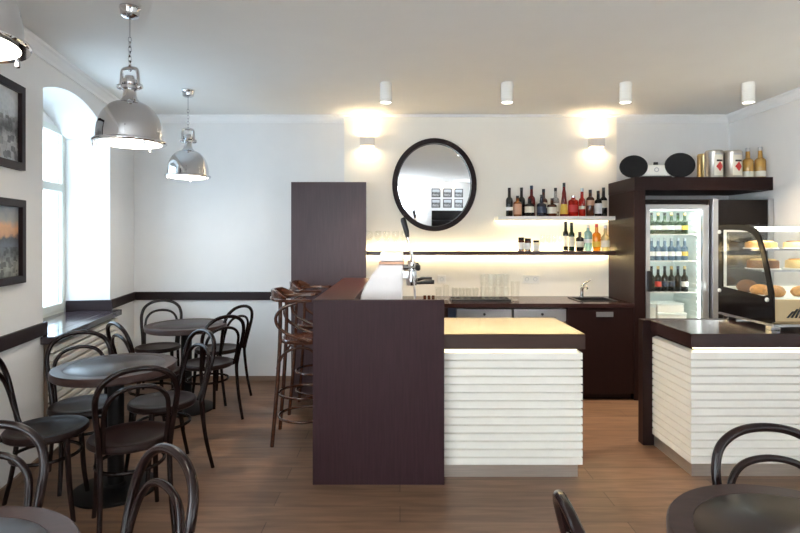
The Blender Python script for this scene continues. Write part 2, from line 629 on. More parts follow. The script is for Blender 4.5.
# left wall behind the camera, rear wall, right wall, back wall
struct(wall('wall_left_rear', BY - YR, [(0.4, 2.2, 0.5, 2.5, 0), (2.5, 4.3, 0.5, 2.5, 0)], 0.30, (BX, BY, 0), -PI / 2))
window('added_window_2', 0.4, 2.2, 0.5, 2.5, -0.2, (BX, BY, 0), -PI / 2, transom=1.9)  # unseen window, added and enlarged to raise the room's daylight
window('added_window_3', 2.5, 4.3, 0.5, 2.5, -0.2, (BX, BY, 0), -PI / 2, transom=1.9)  # second unseen window, added for more daylight behind the camera
rw = XR - BX
struct(wall('wall_rear', rw, [(1.42, 2.32, 0.7, 2.5, 0), (0.1, 0.85, 0.2, 2.6, 0)], 0.30, (BX, YR, 0), 0))
window('window_4', 1.42, 2.32, 0.7, 2.5, -0.2, (BX, YR, 0), 0, transom=1.95)
window('added_window_5', 0.1, 0.85, 0.2, 2.6, -0.2, (BX, YR, 0), 0, transom=1.95)  # extra unseen opening, put in only for its light
struct(wall('wall_right', YB - YR, [(0.8, 2.2, 0.5, 2.5, 0)], 0.3, (XR, YR, 0), PI / 2))
window('added_window_6', 0.8, 2.2, 0.5, 2.5, -0.2, (XR, YR, 0), PI / 2, transom=1.95)  # unseen right wall window added to lift the ambient light
struct(wall('wall_back', XR - AX, [], 0.2, (XR, YB, 0), PI))
struct(MB().box(-0.575, 2.235, 5.50, 5.55, 0, CEIL).build('wall_behind_bar', plain('cream_plaster', srgb(243, 239, 230), 0.9, amt=0.012, scale=5)))

def cornice(name, length, loc, rotz):
    prof = [(0, CEIL), (0, CEIL - 0.075), (0.012, CEIL - 0.075), (0.02, CEIL - 0.055), (0.05, CEIL - 0.022), (0.068, CEIL - 0.014), (0.072, CEIL)]
    o = MB().prism(prof, 0, length, 'X').build(name, M['cornice'], loc=loc, rotz=rotz)
    return struct(o)
cornice('trim_3', LLEN, (AX, AY, 0), LROT)
cornice('trim_4', XR - AX, (XR, YB, 0), PI)
cornice('trim_5', YB - YR, (XR, YR, 0), PI / 2)
cornice('trim_6', BY - YR, (BX, BY, 0), -PI / 2)

# dado rail
DZ0, DZ1 = 0.845, 0.93
struct(MB().box(AX + 0.02, -0.578, YB - 0.022, YB, DZ0, DZ1).build('trim_7', M['dado'], bevel=0.003))
struct(MB().box(0.0, WU0, 0.0, 0.022, DZ0, DZ1).build('trim_8', M['dado'], loc=(AX, AY, 0), rotz=LROT, bevel=0.003))
struct(MB().box(WU1, LLEN, 0.0, 0.022, DZ0, DZ1).build('trim_9', M['dado'], loc=(AX, AY, 0), rotz=LROT, bevel=0.003))
struct(MB().box(WU0, WU0 + 0.02, -0.36, 0.022, 0.835, DZ1).box(WU1 - 0.02, WU1, -0.36, 0.022, 0.835, DZ1).build('trim_10', M['dado'], loc=(AX, AY, 0), rotz=LROT, bevel=0.003))
struct(MB().box(WU0 - 0.05, WU1 + 0.04, 0.0, 0.085, 0.785, 0.835).box(WU0 + 0.001, WU1 - 0.001, -0.375, 0.0, 0.795, 0.835).build('trim_11', M['sill'], loc=(AX, AY, 0), rotz=LROT, bevel=0.004))
# skirting
M['skirt'] = plain('oak_skirting', srgb(128, 104, 86), 0.5, amt=0.08, scale=10, stretch=(1, 1, 6))
struct(MB().box(AX + 0.02, -0.578, YB - 0.016, YB, 0, 0.055).build('baseboard_back', M['skirt'], bevel=0.003))
struct(MB().box(0.0, WU0, 0, 0.016, 0, 0.055).box(WU1 + 0.02, LLEN, 0, 0.016, 0, 0.055).build('baseboard_left', M['skirt'], loc=(AX, AY, 0), rotz=LROT, bevel=0.003))
struct(MB().box(XR - 0.016, XR, YR, 3.2, 0, 0.055).build('baseboard_right', M['skirt'], bevel=0.003))

# ------------------------------------------------------------------ slatted cladding
def slats(mb, path, z0, n, pitch, d, ch=0.80):
    """stack of boards with chamfered top edges running along path (x, y), standing out to its right, mitred at the corners"""
    P = [Vector((p[0], p[1])) for p in path]
    dirs = [(b - a).normalized() for a, b in zip(P, P[1:])]
    nor = [Vector((q.y, -q.x)) for q in dirs]
    off = []
    for k in range(len(P)):
        if k == 0:
            off.append(nor[0])
        elif k == len(P) - 1:
            off.append(nor[-1])
        else:
            m = nor[k - 1] + nor[k]
            off.append(m / (1 + nor[k - 1].dot(nor[k])))
    for i in range(n):
        z = z0 + i * pitch
        pr = [(0, 0.0), (0, pitch), (d * 0.15, pitch), (d, ch * pitch), (d, 0.0)]
        rings = [[mb.bm.verts.new((P[k].x + off[k].x * q[0], P[k].y + off[k].y * q[0], z + q[1])) for q in pr] for k in range(len(P))]
        for A, B in zip(rings, rings[1:]):
            for j in range(5):
                mb.bm.faces.new([A[j], A[(j + 1) % 5], B[(j + 1) % 5], B[j]])
        mb.bm.faces.new(rings[0])
        mb.bm.faces.new(rings[-1][::-1])
    return mb

# radiator cover under the window sill
rc = thing('radiator_cover', 'white slatted radiator cover under the arched window sill', 'radiator cover', (AX, AY, 0), LROT)
MB().box(WU0 - 0.02, WU1 + 0.0, 0.004, 0.03, 0.02, 0.78).build('backing_board', plain('slat_shadow_brown', srgb(104, 84, 68), 0.6), rc)  # brown of the backing stands for the shadow lines between the slats
mb = MB()
for i in range(13):
    z = 0.06 + i * 0.055
    pr = [(0.0305, z), (0.0305, z + 0.040), (0.055, z + 0.040), (0.062, z + 0.034), (0.062, z + 0.004), (0.055, z)]
    mb.prism([(p[0], p[1]) for p in pr], WU0 - 0.02, WU1, 'X')
mb.build('slat_panel', M['rad'], rc)

# ------------------------------------------------------------------ pictures on the left wall
def picture(name, label, u0, u1, z0, z1, art, loc, rotz, group=None, fw=0.045):
    t = thing(name, label, 'picture', (0, 0, 0), 0, group)
    M4 = Matrix.Translation(Vector(loc)) @ Matrix.Rotation(rotz, 4, 'Z')
    t.location = M4 @ Vector(((u0 + u1) / 2, 0, (z0 + z1) / 2))
    t.rotation_euler = (0, 0, rotz)
    w, h = (u1 - u0) / 2, (z1 - z0) / 2
    o = [(-w, -h), (w, -h), (w, h), (-w, h)]
    i = [(-w + fw, -h + fw), (w - fw, -h + fw), (w - fw, h - fw), (-w + fw, h - fw)]
    MB().ring_prism(o, i, 0.002, 0.038).build('frame', M['frame'], t, bevel=0.003)
    MB().box(-w + fw, w - fw, 0.004, 0.014, -h + fw, h - fw).build('print', art, t)
    return t
picture('framed_picture', 'dark framed grey town photograph high on the left wall', 2.326, 3.05, 1.905, 2.415, M['town'], (AX, AY, 0), LROT, 'framed pictures on the left wall')
picture('framed_picture', 'dark framed landscape print with orange sky, hung below the grey photograph', 2.320, 3.05, 1.22, 1.725, M['sunset'], (AX, AY, 0), LROT, 'framed pictures on the left wall')

# ------------------------------------------------------------------ chairs
def make_chair(label):
    t = thing('bentwood_chair', label, 'chair', group='dark bentwood cafe chairs')
    r = 0.0145
    hoop = [(-0.158, -0.178, 0.44), (-0.165, -0.200, 0.54), (-0.179, -0.228, 0.66), (-0.179, -0.249, 0.74), (-0.153, -0.268, 0.808),
            (-0.088, -0.281, 0.853), (0, -0.285, 0.867)]
    hp = hoop + [(-x, y, z) for (x, y, z) in hoop[-2::-1]]
    MB().tube(smooth_path(hp, 6), r, seg=10).build('back_hoop', M['bent'], t, smooth=True)
    inner = [(-0.140, -0.166, 0.452), (-0.144, -0.196, 0.54), (-0.144, -0.221, 0.635), (-0.132, -0.242, 0.705), (-0.085, -0.255, 0.757), (0, -0.259, 0.775)]
    ip = inner + [(-x, y, z) for (x, y, z) in inner[-2::-1]]
    MB().tube(smooth_path(ip, 6), 0.0115, seg=10).build('inner_hoop', M['bent'], t, smooth=True)
    seat = MB().lathe([(0, 0.456), (0.10, 0.457), (0.165, 0.463), (0.178, 0.470), (0.196, 0.468), (0.204, 0.458), (0.204, 0.442), (0.196, 0.434), (0.17, 0.436), (0, 0.442)], seg=40, sx=1.0, sy=1.0)
    seat.build('seat', M['seatw'], t, smooth=True)
    for s in (-1, 1):
        leg = smooth_path([(s * 0.158, -0.178, 0.445), (s * 0.156, -0.186, 0.36), (s * 0.159, -0.212, 0.18), (s * 0.168, -0.252, 0.0)], 6)
        n = len(leg)
        MB().tube(leg, [0.0145 - 0.003 * i / (n - 1) for i in range(n)], seg=10).build('leg', M['bent'], t, smooth=True)
        leg = smooth_path([(s * 0.138, 0.128, 0.44), (s * 0.142, 0.136, 0.33), (s * 0.146, 0.147, 0.16), (s * 0.156, 0.166, 0.0)], 6)
        n = len(leg)
        MB().tube(leg, [0.0165 - 0.005 * i / (n - 1) for i in range(n)], seg=10).build('leg', M['bent'], t, smooth=True)
    MB().tube([Vector((0.163 * math.cos(a), 0.163 * math.sin(a), 0.325)) for a in [2 * PI * i / 40 for i in range(40)]], 0.0095, closed=True, seg=8).build('stretcher', M['bent'], t, smooth=True)
    return t

def face(fx, fy):
    return math.atan2(-fx, fy)
chairs = [
    (-1.415, 2.80, (-.56, .83), 'dark bentwood chair seen from behind, in front of the round table nearest the window'),
    (-1.51, 3.39, (-.66, -.75), 'dark bentwood chair with glinting hoop, right of the round table nearest the window'),
    (-1.595, 4.42, (-.76, .65), 'dark bentwood chair at the near right of the far round table'),
    (-1.705, 4.99, (-.9, .42), 'dark bentwood chair at the far right of the far round table, by the back wall'),
    (-2.295, 5.05, (.28, -.96), 'dark bentwood chair behind the far round table, nearest the room corner'),
    (-1.91, 4.12, (.64, .77), 'dark bentwood chair between the window sill and the far round table'),
    (-1.955, 3.315, (.62, -.78), 'dark bentwood chair against the slatted radiator cover, behind the nearer window table'),
    (-1.925, 2.903, (.95, .31), 'dark bentwood chair at the left picture edge, seat turned to the window table'),
    (-1.335, 1.52, (.16, -.98), 'dark bentwood chair behind the round table cut by the lower left corner'),
    (-0.86, 1.365, (-.67, -.74), 'dark bentwood chair with lit hoop at bottom left, showing only its back'),
    (1.197, 1.49, (-.08, -1.0), 'dark bentwood chair behind the round table in the lower right corner'),
    (0.675, 1.23, (1.0, -.05), 'dark bentwood chair seen edge-on at the bottom edge, left of the lower right table'),
]
proto = None
for i, (x, y, f, lab) in enumerate(chairs):
    if proto is None:
        proto = make_chair(lab)
        proto.location = (x, y, 0)
        proto.rotation_euler = (0, 0, face(*f))
    else:
        dup(proto, (x, y, 0), face(*f), lab)

# ------------------------------------------------------------------ round tables
def make_table(label):
    t = thing('round_table', label, 'table', group='round cafe tables')
    MB().lathe([(0, 0.692), (0.29, 0.692), (0.328, 0.695), (0.336, 0.703), (0.336, 0.734), (0.331, 0.740), (0.272, 0.740), (0.272, 0.736), (0, 0.736)], seg=64).build('table_rim', M['topw'], t, smooth=True)
    MB().lathe([(0, 0.7362), (0.2715, 0.7362), (0.2715, 0.7392), (0.270, 0.7402), (0, 0.7402)], seg=64).build('table_inset', M['topi'], t, smooth=True, label='darker round inset of the tabletop')
    MB().lathe([(0, 0.02), (0.045, 0.02), (0.045, 0.66), (0.10, 0.675), (0.16, 0.6915), (0, 0.6915)], seg=28).build('column', M['iron'], t, smooth=True)
    MB().lathe([(0, 0), (0.235, 0), (0.235, 0.012), (0.225, 0.018), (0.06, 0.032), (0.05, 0.045), (0, 0.045)], seg=48).build('base_plate', M['iron'], t, smooth=True)
    return t
tb = make_table('round dark wood table nearest the arched window, ringed by four chairs')
tb.location = (-1.69, 3.17, 0)
dup(tb, (-1.865, 4.655, 0), R(40), 'far round dark wood table near the back wall corner')
dup(tb, (-1.092, 1.175, 0), R(15), 'round table cut off by the lower left corner of the photo')
dup(tb, (1.03, 1.31, 0), R(-10), 'large looking round table in the lower right corner of the photo')

# ------------------------------------------------------------------ bar stools
def make_stool(label):
    t = thing('bar_stool', label, 'stool', group='bar stools along the bar')
    MB().lathe([(0, 0.742), (0.12, 0.744), (0.150, 0.752), (0.166, 0.752), (0.174, 0.742), (0.172, 0.725), (0.15, 0.718), (0, 0.722)], seg=36).build('seat', M['stool'], t, smooth=True)
    for s in (-1, 1):
        back = smooth_path([(s * 0.175, -0.205, 0.0), (s * 0.163, -0.18, 0.30), (s * 0.152, -0.160, 0.60), (s * 0.150, -0.152, 0.80), (s * 0.150, -0.150, 1.036)], 6)
        MB().tube(back, 0.0145, seg=10).build('leg', M['stool'], t, smooth=True)
        fr = smooth_path([(s * 0.135, 0.115, 0.725), (s * 0.150, 0.140, 0.45), (s * 0.170, 0.160, 0.0)], 6)
        MB().tube(fr, 0.0145, seg=10).build('leg', M['stool'], t, smooth=True)
        arm = smooth_path([(s * 0.205, -0.02, 1.036), (s * 0.205, -0.13, 0.99), (s * 0.200, -0.175, 0.92), (s * 0.193, -0.14, 0.84), (s * 0.182, -0.03, 0.775), (s * 0.170, 0.05, 0.745)], 6)
        MB().tube(arm, 0.012, seg=10).build('arm_support', M['stool'], t, smooth=True)
        br = smooth_path([(s * 0.158, -0.172, 0.55), (s * 0.155, -0.12, 0.66), (s * 0.150, 0.0, 0.70), (s * 0.145, 0.09, 0.66), (s * 0.143, 0.13, 0.55)], 6)
        MB().tube(br, 0.009, seg=8).build('side_brace', M['stool'], t, smooth=True)
    # flat armrest band with a raised back, horseshoe in plan
    arm = []
    for i in range(33):
        a = R(-200 + 220 * i / 32)
        arm.append((0.215 * math.cos(a), 0.215 * math.sin(a) - 0.0))
    for nm, w0, w1, z0, z1, rng in (('armrest', -0.03, 0.028, 1.035, 1.058, range(0, 33)), ('back_rail', -0.004, 0.022, 1.058, 1.115, range(7, 26))):
        mb = MB()
        rings = []
        for i in rng:
            x, y = arm[i]
            l = math.hypot(x, y)
            nx, ny = x / l, y / l
            k = 1.0
            if nm == 'back_rail':
                k = min(1.0, 0.25 + min(i - 7, 25 - i) / 5.0)
            rings.append([mb.bm.verts.new((x + nx * a, y + ny * a, b)) for a, b in ((w0, z0), (w1, z0), (w1 + 0.004, z0 + (z1 - z0) * k), (w0 + 0.004, z0 + (z1 - z0) * k))])
        for A, B in zip(rings, rings[1:]):
            for j in range(4):
                mb.bm.faces.new([A[j], A[(j + 1) % 4], B[(j + 1) % 4], B[j]])
        mb.bm.faces.new(rings[0]); mb.bm.faces.new(rings[-1][::-1])
        mb.build(nm, M['stool'], t, smooth=True, bevel=0.004)
    for z, r in ((0.34, 0.182), (0.17, 0.182)):
        MB().tube(circle_path(r, z), 0.010, closed=True, seg=8).build('foot_ring', M['stool'], t, smooth=True)
    return t
st = make_stool('brown bentwood bar stool nearest the camera along the bar')
st.location = (-0.722, 4.0, 0)
st.rotation_euler = (0, 0, face(1, 0.06))
dup(st, (-0.722, 4.66, 0), face(1, -0.05), 'brown bentwood bar stool farther back, beside the tall dark panel')

# ------------------------------------------------------------------ tall panel, bar and counters
tag(MB().box(-1.022, -0.318, 5.0, 5.04, 0, 2.016).build('partition_panel', plain('sheen_lightened_wenge', srgb(68, 52, 57), 0.4, amt=0.16, scale=9, stretch=(9, 9, 0.5), spec=0.4), bevel=0.002), 'tall dark wenge partition panel standing at the far end of the bar', 'panel')  # base colour lightened to carry the panel's sheen

bar = thing('bar', 'tall dark wenge bar with raised top, in front of the tall panel', 'bar', (-0.13, 3.225, 0))
def L(x, y=0.0):
    return x + 0.13, y - 3.225
def bx(mb, X0, X1, Y0, Y1, Z0, Z1, o):
    return mb.box(X0 - o[0], X1 - o[0], Y0 - o[1], Y1 - o[1], Z0, Z1)
O = (-0.13, 3.225)
bx(MB(), -0.528, 0.268, 3.225, 3.262, 0, 1.118, O).build('end_panel', M['wenge'], bar, bevel=0.002)
bx(MB(), -0.528, -0.280, 3.263, 4.998, 1.078, 1.118, O).build('bar_top', plain('bar_top_veneer', srgb(72, 42, 38), 0.35, amt=0.12, scale=9, stretch=(8, 0.6, 8), spec=0.2), bar, bevel=0.002, label='glossy reddish dark bar top')
bx(MB(), -0.520, -0.480, 3.263, 4.998, 0, 1.077, O).build('side_panel', M['wenge'], bar)
bx(MB(), -0.479, -0.30, 4.90, 4.998, 0, 1.077, O).build('inner_panel', M['wenge'], bar)
bx(MB(), -0.300, -0.282, 3.263, 4.899, 0.90, 1.077, O).build('upstand', M['wenge'], bar)
bx(MB(), -0.300, 0.262, 3.263, 4.86, 0.862, 0.898, O).build('work_surface', M['wengeh'], bar)
bx(MB(), -0.298, 0.235, 3.263, 4.86, 0.0, 0.861, O).build('carcass', M['cab'], bar)

# slatted service counter beside the bar
O = (0.70, 3.29)
sv = thing('service_counter', 'cream slatted counter with dark top, joined to the right of the bar', 'counter', (O[0], O[1], 0))
M['svtop'] = plain('counter_top_gloss', srgb(100, 76, 48), 0.2, amt=0.08, scale=8, stretch=(0.6, 6, 6), spec=0.35)
M['svedge'] = plain('counter_edge_wenge', srgb(58, 36, 28), 0.4, amt=0.12, scale=8, stretch=(0.6, 6, 6))
bx(MB(), 0.272, 1.143, 3.285, 3.95, 0.808, 0.898, O).build('edge_slab', M['svedge'], sv, bevel=0.002)
bx(MB(), 0.274, 1.141, 3.287, 3.948, 0.8985, 0.902, O).build('worktop', M['svtop'], sv)
bx(MB(), 0.272, 1.100, 3.345, 3.92, 0.085, 0.807, O).build('carcass', M['cab'], sv)
mb = slats(MB(), [(0.272 - O[0], 3.345 - O[1]), (1.1005 - O[0], 3.345 - O[1]), (1.1005 - O[0], 3.92 - O[1])], 0.085, 14, 0.0503, 0.034, 0.78)
mb.build('slat_cladding', M['slat'], sv)
bx(MB(), 0.272, 1.112, 3.335, 3.36, 0.0, 0.084, O).build('kick_plate', M['kick'], sv, label='brushed steel kick plate')
bx(MB(), 0.272, 1.10, 3.318, 3.344, 0.7985, 0.8075, O).build('led_strip', M['ledc'], sv)

# right hand slatted counter carrying the cake case
O = (2.75, 3.30)
rt = thing('display_counter', 'cream slatted counter under the glass cake case at right', 'counter', (O[0], O[1], 0))
bx(MB(), 1.800, 3.415, 3.295, 3.838, 0.815, 0.902, O).build('worktop', M['wengeh'], rt, bevel=0.002)
bx(MB(), 1.849, 3.415, 3.8385, 3.92, 0.0, 0.902, O).build('back_board', M['cab'], rt)
bx(MB(), 1.750, 1.848, 3.8385, 3.915, 0.0, 0.902, O).build('end_panel', M['cab'], rt, bevel=0.002, label='dark upright end board')
bx(MB(), 1.85, 3.41, 3.36, 3.836, 0.085, 0.814, O).build('carcass', M['cab'], rt)
mb = slats(MB(), [(1.8495 - O[0], 3.836 - O[1]), (1.8495 - O[0], 3.36 - O[1]), (3.41 - O[0], 3.36 - O[1])], 0.085, 14, 0.0503, 0.034, 0.78)
mb.build('slat_cladding', M['slat'], rt)
bx(bx(MB(), 1.83, 3.41, 3.345, 3.36, 0.0, 0.084, O), 1.83, 1.845, 3.36, 3.838, 0.0, 0.084, O).build('kick_plate', M['kick'], rt, label='brushed steel kick plate')
bx(MB(), 1.84, 3.41, 3.332, 3.358, 0.8000, 0.8145, O).build('led_strip', M['ledc'], rt)

# back counter
O = (0.9, 4.89)
bk = thing('back_counter', 'low dark back counter running along the wall behind the bar', 'counter', (O[0], O[1], 0))
mb = MB()
SX0, SX1, SY0, SY1 = 1.70, 2.05, 5.03, 5.36
bx(mb, -0.275, SX0, 4.885, 5.497, 0.852, 0.89, O)
bx(mb, SX1, 2.146, 4.885, 5.497, 0.852, 0.89, O)
bx(mb, SX0, SX1, 4.885, SY0, 0.852, 0.89, O)
bx(mb, SX0, SX1, SY1, 5.497, 0.852, 0.89, O)
mb.build('worktop', M['wengeh'], bk)
bx(MB(), 1.556, 2.146, 4.892, 4.912, 0.06, 0.850, O).build('door', M['cab'], bk, bevel=0.002)
dr = bk.children[-1]
bx(MB(), 1.80, 1.955, 4.884, 4.8915, 0.768, 0.812, O).build('handle', M['alu'], dr, label='steel recessed handle plate')
bx(MB(), 1.536, 1.556, 4.892, 5.48, 0.0, 0.850, O).build('side_board', M['cab'], bk)
bx(MB(), -0.275, 0.42, 4.892, 4.912, 0.06, 0.850, O).build('door', M['cab'], bk, bevel=0.002)
bx(MB(), -0.275, 2.14, 4.94, 4.96, 0.0, 0.06, O).build('kick_board', M['cab'], bk)
bx(MB(), 0.42, 0.44, 4.892, 5.48, 0.0, 0.850, O).build('side_board', M['cab'], bk)
bx(MB(), 0.44, 0.515, 4.905, 4.925, 0.06, 0.850, O).build('blue_panel', M['blue'], bk, label='narrow dark blue panel')

sk = thing('sink', 'dark inset sink at the right end of the back counter', 'sink', ((SX0 + SX1) / 2, (SY0 + SY1) / 2, 0.74))
mb = MB()
hw, hd = (SX1 - SX0) / 2 - 0.002, (SY1 - SY0) / 2 - 0.002
o = [(-hw - 0.012, -hd - 0.012), (hw + 0.012, -hd - 0.012), (hw + 0.012, hd + 0.012), (-hw - 0.012, hd + 0.012)]
i = [(-hw + 0.012, -hd + 0.012), (hw - 0.012, -hd + 0.012), (hw - 0.012, hd - 0.012), (-hw + 0.012, hd - 0.012)]
mb.ring_prism(o, i, 0.1505, 0.156, 'Z').build('rim', M['black'], sk)
mb = MB()
mb.box(-hw, hw, -hd, hd, 0.0, 0.004)
for a in ((-hw, -hw + 0.01, -hd, hd), (hw - 0.01, hw, -hd, hd), (-hw, hw, -hd, -hd + 0.01), (-hw, hw, hd - 0.01, hd)):
    mb.box(*a, 0.004, 0.150)
mb.build('basin', M['black'], sk)
fa = thing('tap', 'chrome mixer tap standing behind the dark sink', 'tap', (1.845, 5.41, 0.89))
MB().cyl(0.024, 0, 0.012, bev=0.002).cyl(0.017, 0.012, 0.10, bev=0.003).build('body', M['chrome'], fa, smooth=True)
MB().tube(smooth_path([(0, 0, 0.06), (0.0, -0.05, 0.105), (0.0, -0.13, 0.115), (0, -0.155, 0.10)], 6), 0.011).build('spout', M['chrome'], fa, smooth=True)
MB().tube([(0, 0, 0.10), (0.02, 0.0, 0.135), (0.085, -0.01, 0.175)], [0.016, 0.012, 0.007]).build('lever', M['chrome'], fa, smooth=True)

def appliance(x0, x1, label, kind):
    t = thing('undercounter_appliance', label, 'appliance', ((x0 + x1) / 2, 4.93, 0), 0, 'steel appliances under the back counter')
    w = (x1 - x0) / 2
    MB().box(-w + 0.004, w - 0.004, 0.02, 0.52, 0.02, 0.835).build('housing', M['steel'], t)
    MB().box(-w, w, -0.03, 0.019, 0.08, 0.715).build('door', M['steel'], t, bevel=0.004)
    MB().box(-w, w, -0.03, 0.019, 0.722, 0.838).build('control_panel', M['alu'], t, bevel=0.004)
    p = t.children[-1]
    MB().cyl(0.012, -0.040, -0.030, (0.0 if kind else 0.02, 0, 0.79), axis='Y').build('dial', M['black'], p)
    if kind:
        MB().box(-w + 0.07, w - 0.07, -0.05, -0.031, 0.735, 0.752).build('handle', M['white'], t, bevel=0.004, label='white bar handle')
    else:
        MB().box(-w + 0.05, w - 0.10, -0.034, -0.0305, 0.745, 0.762).build('display', M['black'], p)
    return t
appliance(0.52, 1.03, 'steel under-counter machine with white handle, below the tray of glasses', 1)
appliance(1.045, 1.53, 'steel under-counter machine with dark display strip, beside the dark cupboard door', 0)

# ------------------------------------------------------------------ shelves behind the bar
ls = thing('wall_shelf', 'long dark wall shelf lit from behind, under the round mirror', 'shelf', (0.9, 5.495, 1.318), 0, 'shelves behind the bar')
MB().box(-1.40, 1.244, -0.20, -0.03, 0, 0.042).build('board', M['wengeh'], ls, bevel=0.002)
MB().box(-1.40, 1.244, -0.029, 0.0, 0.010, 0.030).build('back_rail', M['black'], ls)
MB().box(-1.39, 1.235, -0.026, -0.006, 0.0005, 0.0095).build('led_strip', M['led'], ls)
MB().box(-1.39, 1.235, -0.026, -0.006, 0.031, 0.041).build('led_strip', M['led'], ls)
us = thing('wall_shelf', 'shorter white wall shelf holding the upper row of bottles', 'shelf', (1.56, 5.495, 1.668), 0, 'shelves behind the bar')
MB().box(-0.585, 0.584, -0.19, 0, 0, 0.040).build('board', M['white'], us, bevel=0.002)
MB().box(-0.57, 0.57, -0.03, -0.008, -0.008, -0.0005).build('led_strip', M['ledc'], us)

# ------------------------------------------------------------------ bottles
GL = dict(
    black=liquid('black_green_glass', srgb(20, 22, 20), 0.05), blue_black=liquid('blue_black_glass', srgb(22, 26, 44), 0.05),
    dgreen=liquid('dark_green_glass', srgb(26, 52, 32), 0.15), amber=liquid('amber_spirit', srgb(150, 84, 36), 0.35),
    brown=liquid('brown_spirit', srgb(84, 44, 28), 0.2), red=liquid('red_spirit', srgb(196, 40, 30), 0.35),
    dred=liquid('dark_red_spirit', srgb(122, 30, 28), 0.2), orange=liquid('orange_spirit', srgb(236, 150, 30), 0.35),
    paleb=liquid('pale_blue_glass', srgb(150, 200, 212), 0.5), paley=liquid('pale_yellow_spirit', srgb(214, 200, 150), 0.5),
    clear=liquid('clear_spirit', srgb(214, 216, 214), 0.7), green=liquid('green_glass', srgb(40, 66, 30), 0.25),
    water=liquid('blue_water_glass', srgb(112, 140, 166), 0.5), cider=liquid('golden_juice', srgb(206, 160, 84), 0.3))

def bottle(label, loc, h, r, glass, lab=None, cap='black', neck=0.32, rn=0.014, shoulder=0.12, lz=(0.18, 0.46), group=None, cone=0.0, square=False, cat='bottle', name='bottle'):
    t = thing(name, label, cat, loc, random.uniform(0, 0.4), group)
    hs = h * (1 - neck - shoulder)
    hn = h * (1 - neck)
    r2 = r * (1 - cone)
    seg = 20
    pr = [(0, 0), (r * 0.92, 0), (r, 0.006), (r2, hs), (r2 * 0.86 + rn * 0.14, hs + (hn - hs) * 0.45), (rn * 1.15, hn), (rn, h * 0.96), (0, h * 0.96)]
    MB().lathe(pr, seg=seg).build('body', GL[glass], t, smooth=True)
    MB().lathe([(0, h * 0.88), (rn + 0.0012, h * 0.88), (rn + 0.0015, h), (0, h)], seg=14).build('cap', M[cap], t, smooth=True)
    if lab:
        za, zb = h * lz[0], min(h * lz[1], hs)
        ra = r + (r2 - r) * za / hs
        rb = r + (r2 - r) * zb / hs
        MB().lathe([(ra - 0.001, za), (ra + 0.0008, za), (rb + 0.0008, zb), (rb - 0.001, zb), (ra - 0.001, za)], seg=seg).build('label', M[lab], t, smooth=True)
    return t

UG = 'bottles on the white upper shelf'
UZ = 1.709
def ub(px, dy, h, r, glass, label, **kw):
    # shelf front row stands at depth 5.36, back row at 5.44
    y = 5.36 if dy == 0 else 5.44
    x = (px - 400) / 533 * y
    bottle(label, (x, y, UZ), h, r, glass, group=UG, **kw)
ub(509.3, 0, 0.285, 0.034, 'black', 'tall black bottle with low white label, leftmost on the white shelf', lab='paperw', lz=(0.20, 0.32))
ub(517.5, 0, 0.205, 0.042, 'amber', 'squat bottle with peach label, second on the white shelf', lab='peach', lz=(0.08, 0.6), neck=0.26)
ub(521.5, 1, 0.295, 0.036, 'black', 'tall black bottle behind the squat peach labelled bottle')
ub(529.5, 0, 0.175, 0.047, 'black', 'short black bottle with grey-white label in front of a red-blue one', lab='paper', lz=(0.2, 0.55), neck=0.25)
ub(531.5, 1, 0.315, 0.038, 'dred', 'tall dark red bottle with blue cap behind a short black one', cap='blue')
ub(541.5, 0, 0.215, 0.046, 'blue_black', 'round shouldered blue-black bottle left of the whisky bottle', lab='blue', neck=0.36, lz=(0.15, 0.45))
ub(543.5, 1, 0.280, 0.040, 'brown', 'brown bottle with pale neck label behind the blue-black bottle', lab='paper', lz=(0.3, 0.5))
ub(552.0, 0, 0.180, 0.048, 'brown', 'squat brown whisky bottle with cream label', lab='paper', lz=(0.15, 0.5), neck=0.3)
ub(555.5, 1, 0.292, 0.038, 'clear', 'clear spirit bottle with black cap behind the squat whisky', lab='paperw')
ub(564.0, 0, 0.335, 0.041, 'dred', 'tallest bottle on the white shelf, dark red cone with yellow label', lab='yel', neck=0.2, cone=0.45, shoulder=0.2, lz=(0.06, 0.36), rn=0.013)
ub(573.2, 0, 0.205, 0.050, 'red', 'wide bright red bottle right of the tall red cone', cap='chrome', neck=0.16, rn=0.019, lab='redp', lz=(0.2, 0.55))
ub(582.0, 0, 0.280, 0.033, 'red', 'slim red bottle with clear neck and small pale label', cap='alu', neck=0.34, lab='paper', lz=(0.25, 0.36))
ub(590.2, 0, 0.265, 0.040, 'brown', 'brown-orange bottle with orange band near the shelf right end', lab='peach', neck=0.25, lz=(0.4, 0.6))
ub(598.2, 0, 0.255, 0.036, 'black', 'dark bottle with white label, second from the shelf right end', lab='paperw', lz=(0.1, 0.5))
ub(603.5, 1, 0.295, 0.036, 'black', 'tall dark bottle with pale label, at the shelf right end by the fridge cabinet', lab='paper', lz=(0.3, 0.55))
LG = 'bottles on the dark lower shelf'
LZ = 1.361
def lb(px, h, r, glass, label, y=5.38, **kw):
    bottle(label, ((px - 400) / 533 * y, y, LZ), h, r, glass, group=LG, **kw)
lb(565.6, 0.300, 0.028, 'black', 'dark wine bottle with white label, left of a green one on the lower shelf', lab='paperw', lz=(0.15, 0.5), y=5.44)
lb(571.6, 0.285, 0.030, 'dgreen', 'dark green wine bottle beside the dark wine bottle on the lower shelf', lab='paper', lz=(0.15, 0.5), cap='black')
lb(579.8, 0.190, 0.040, 'black', 'short black bottle with grey diamond label on the lower shelf', lab='paper', lz=(0.2, 0.5), neck=0.25)
lb(588.0, 0.262, 0.040, 'paleb', 'pale blue gin bottle on the lower shelf', cap='alu', neck=0.22, lab='paperw', lz=(0.3, 0.45))
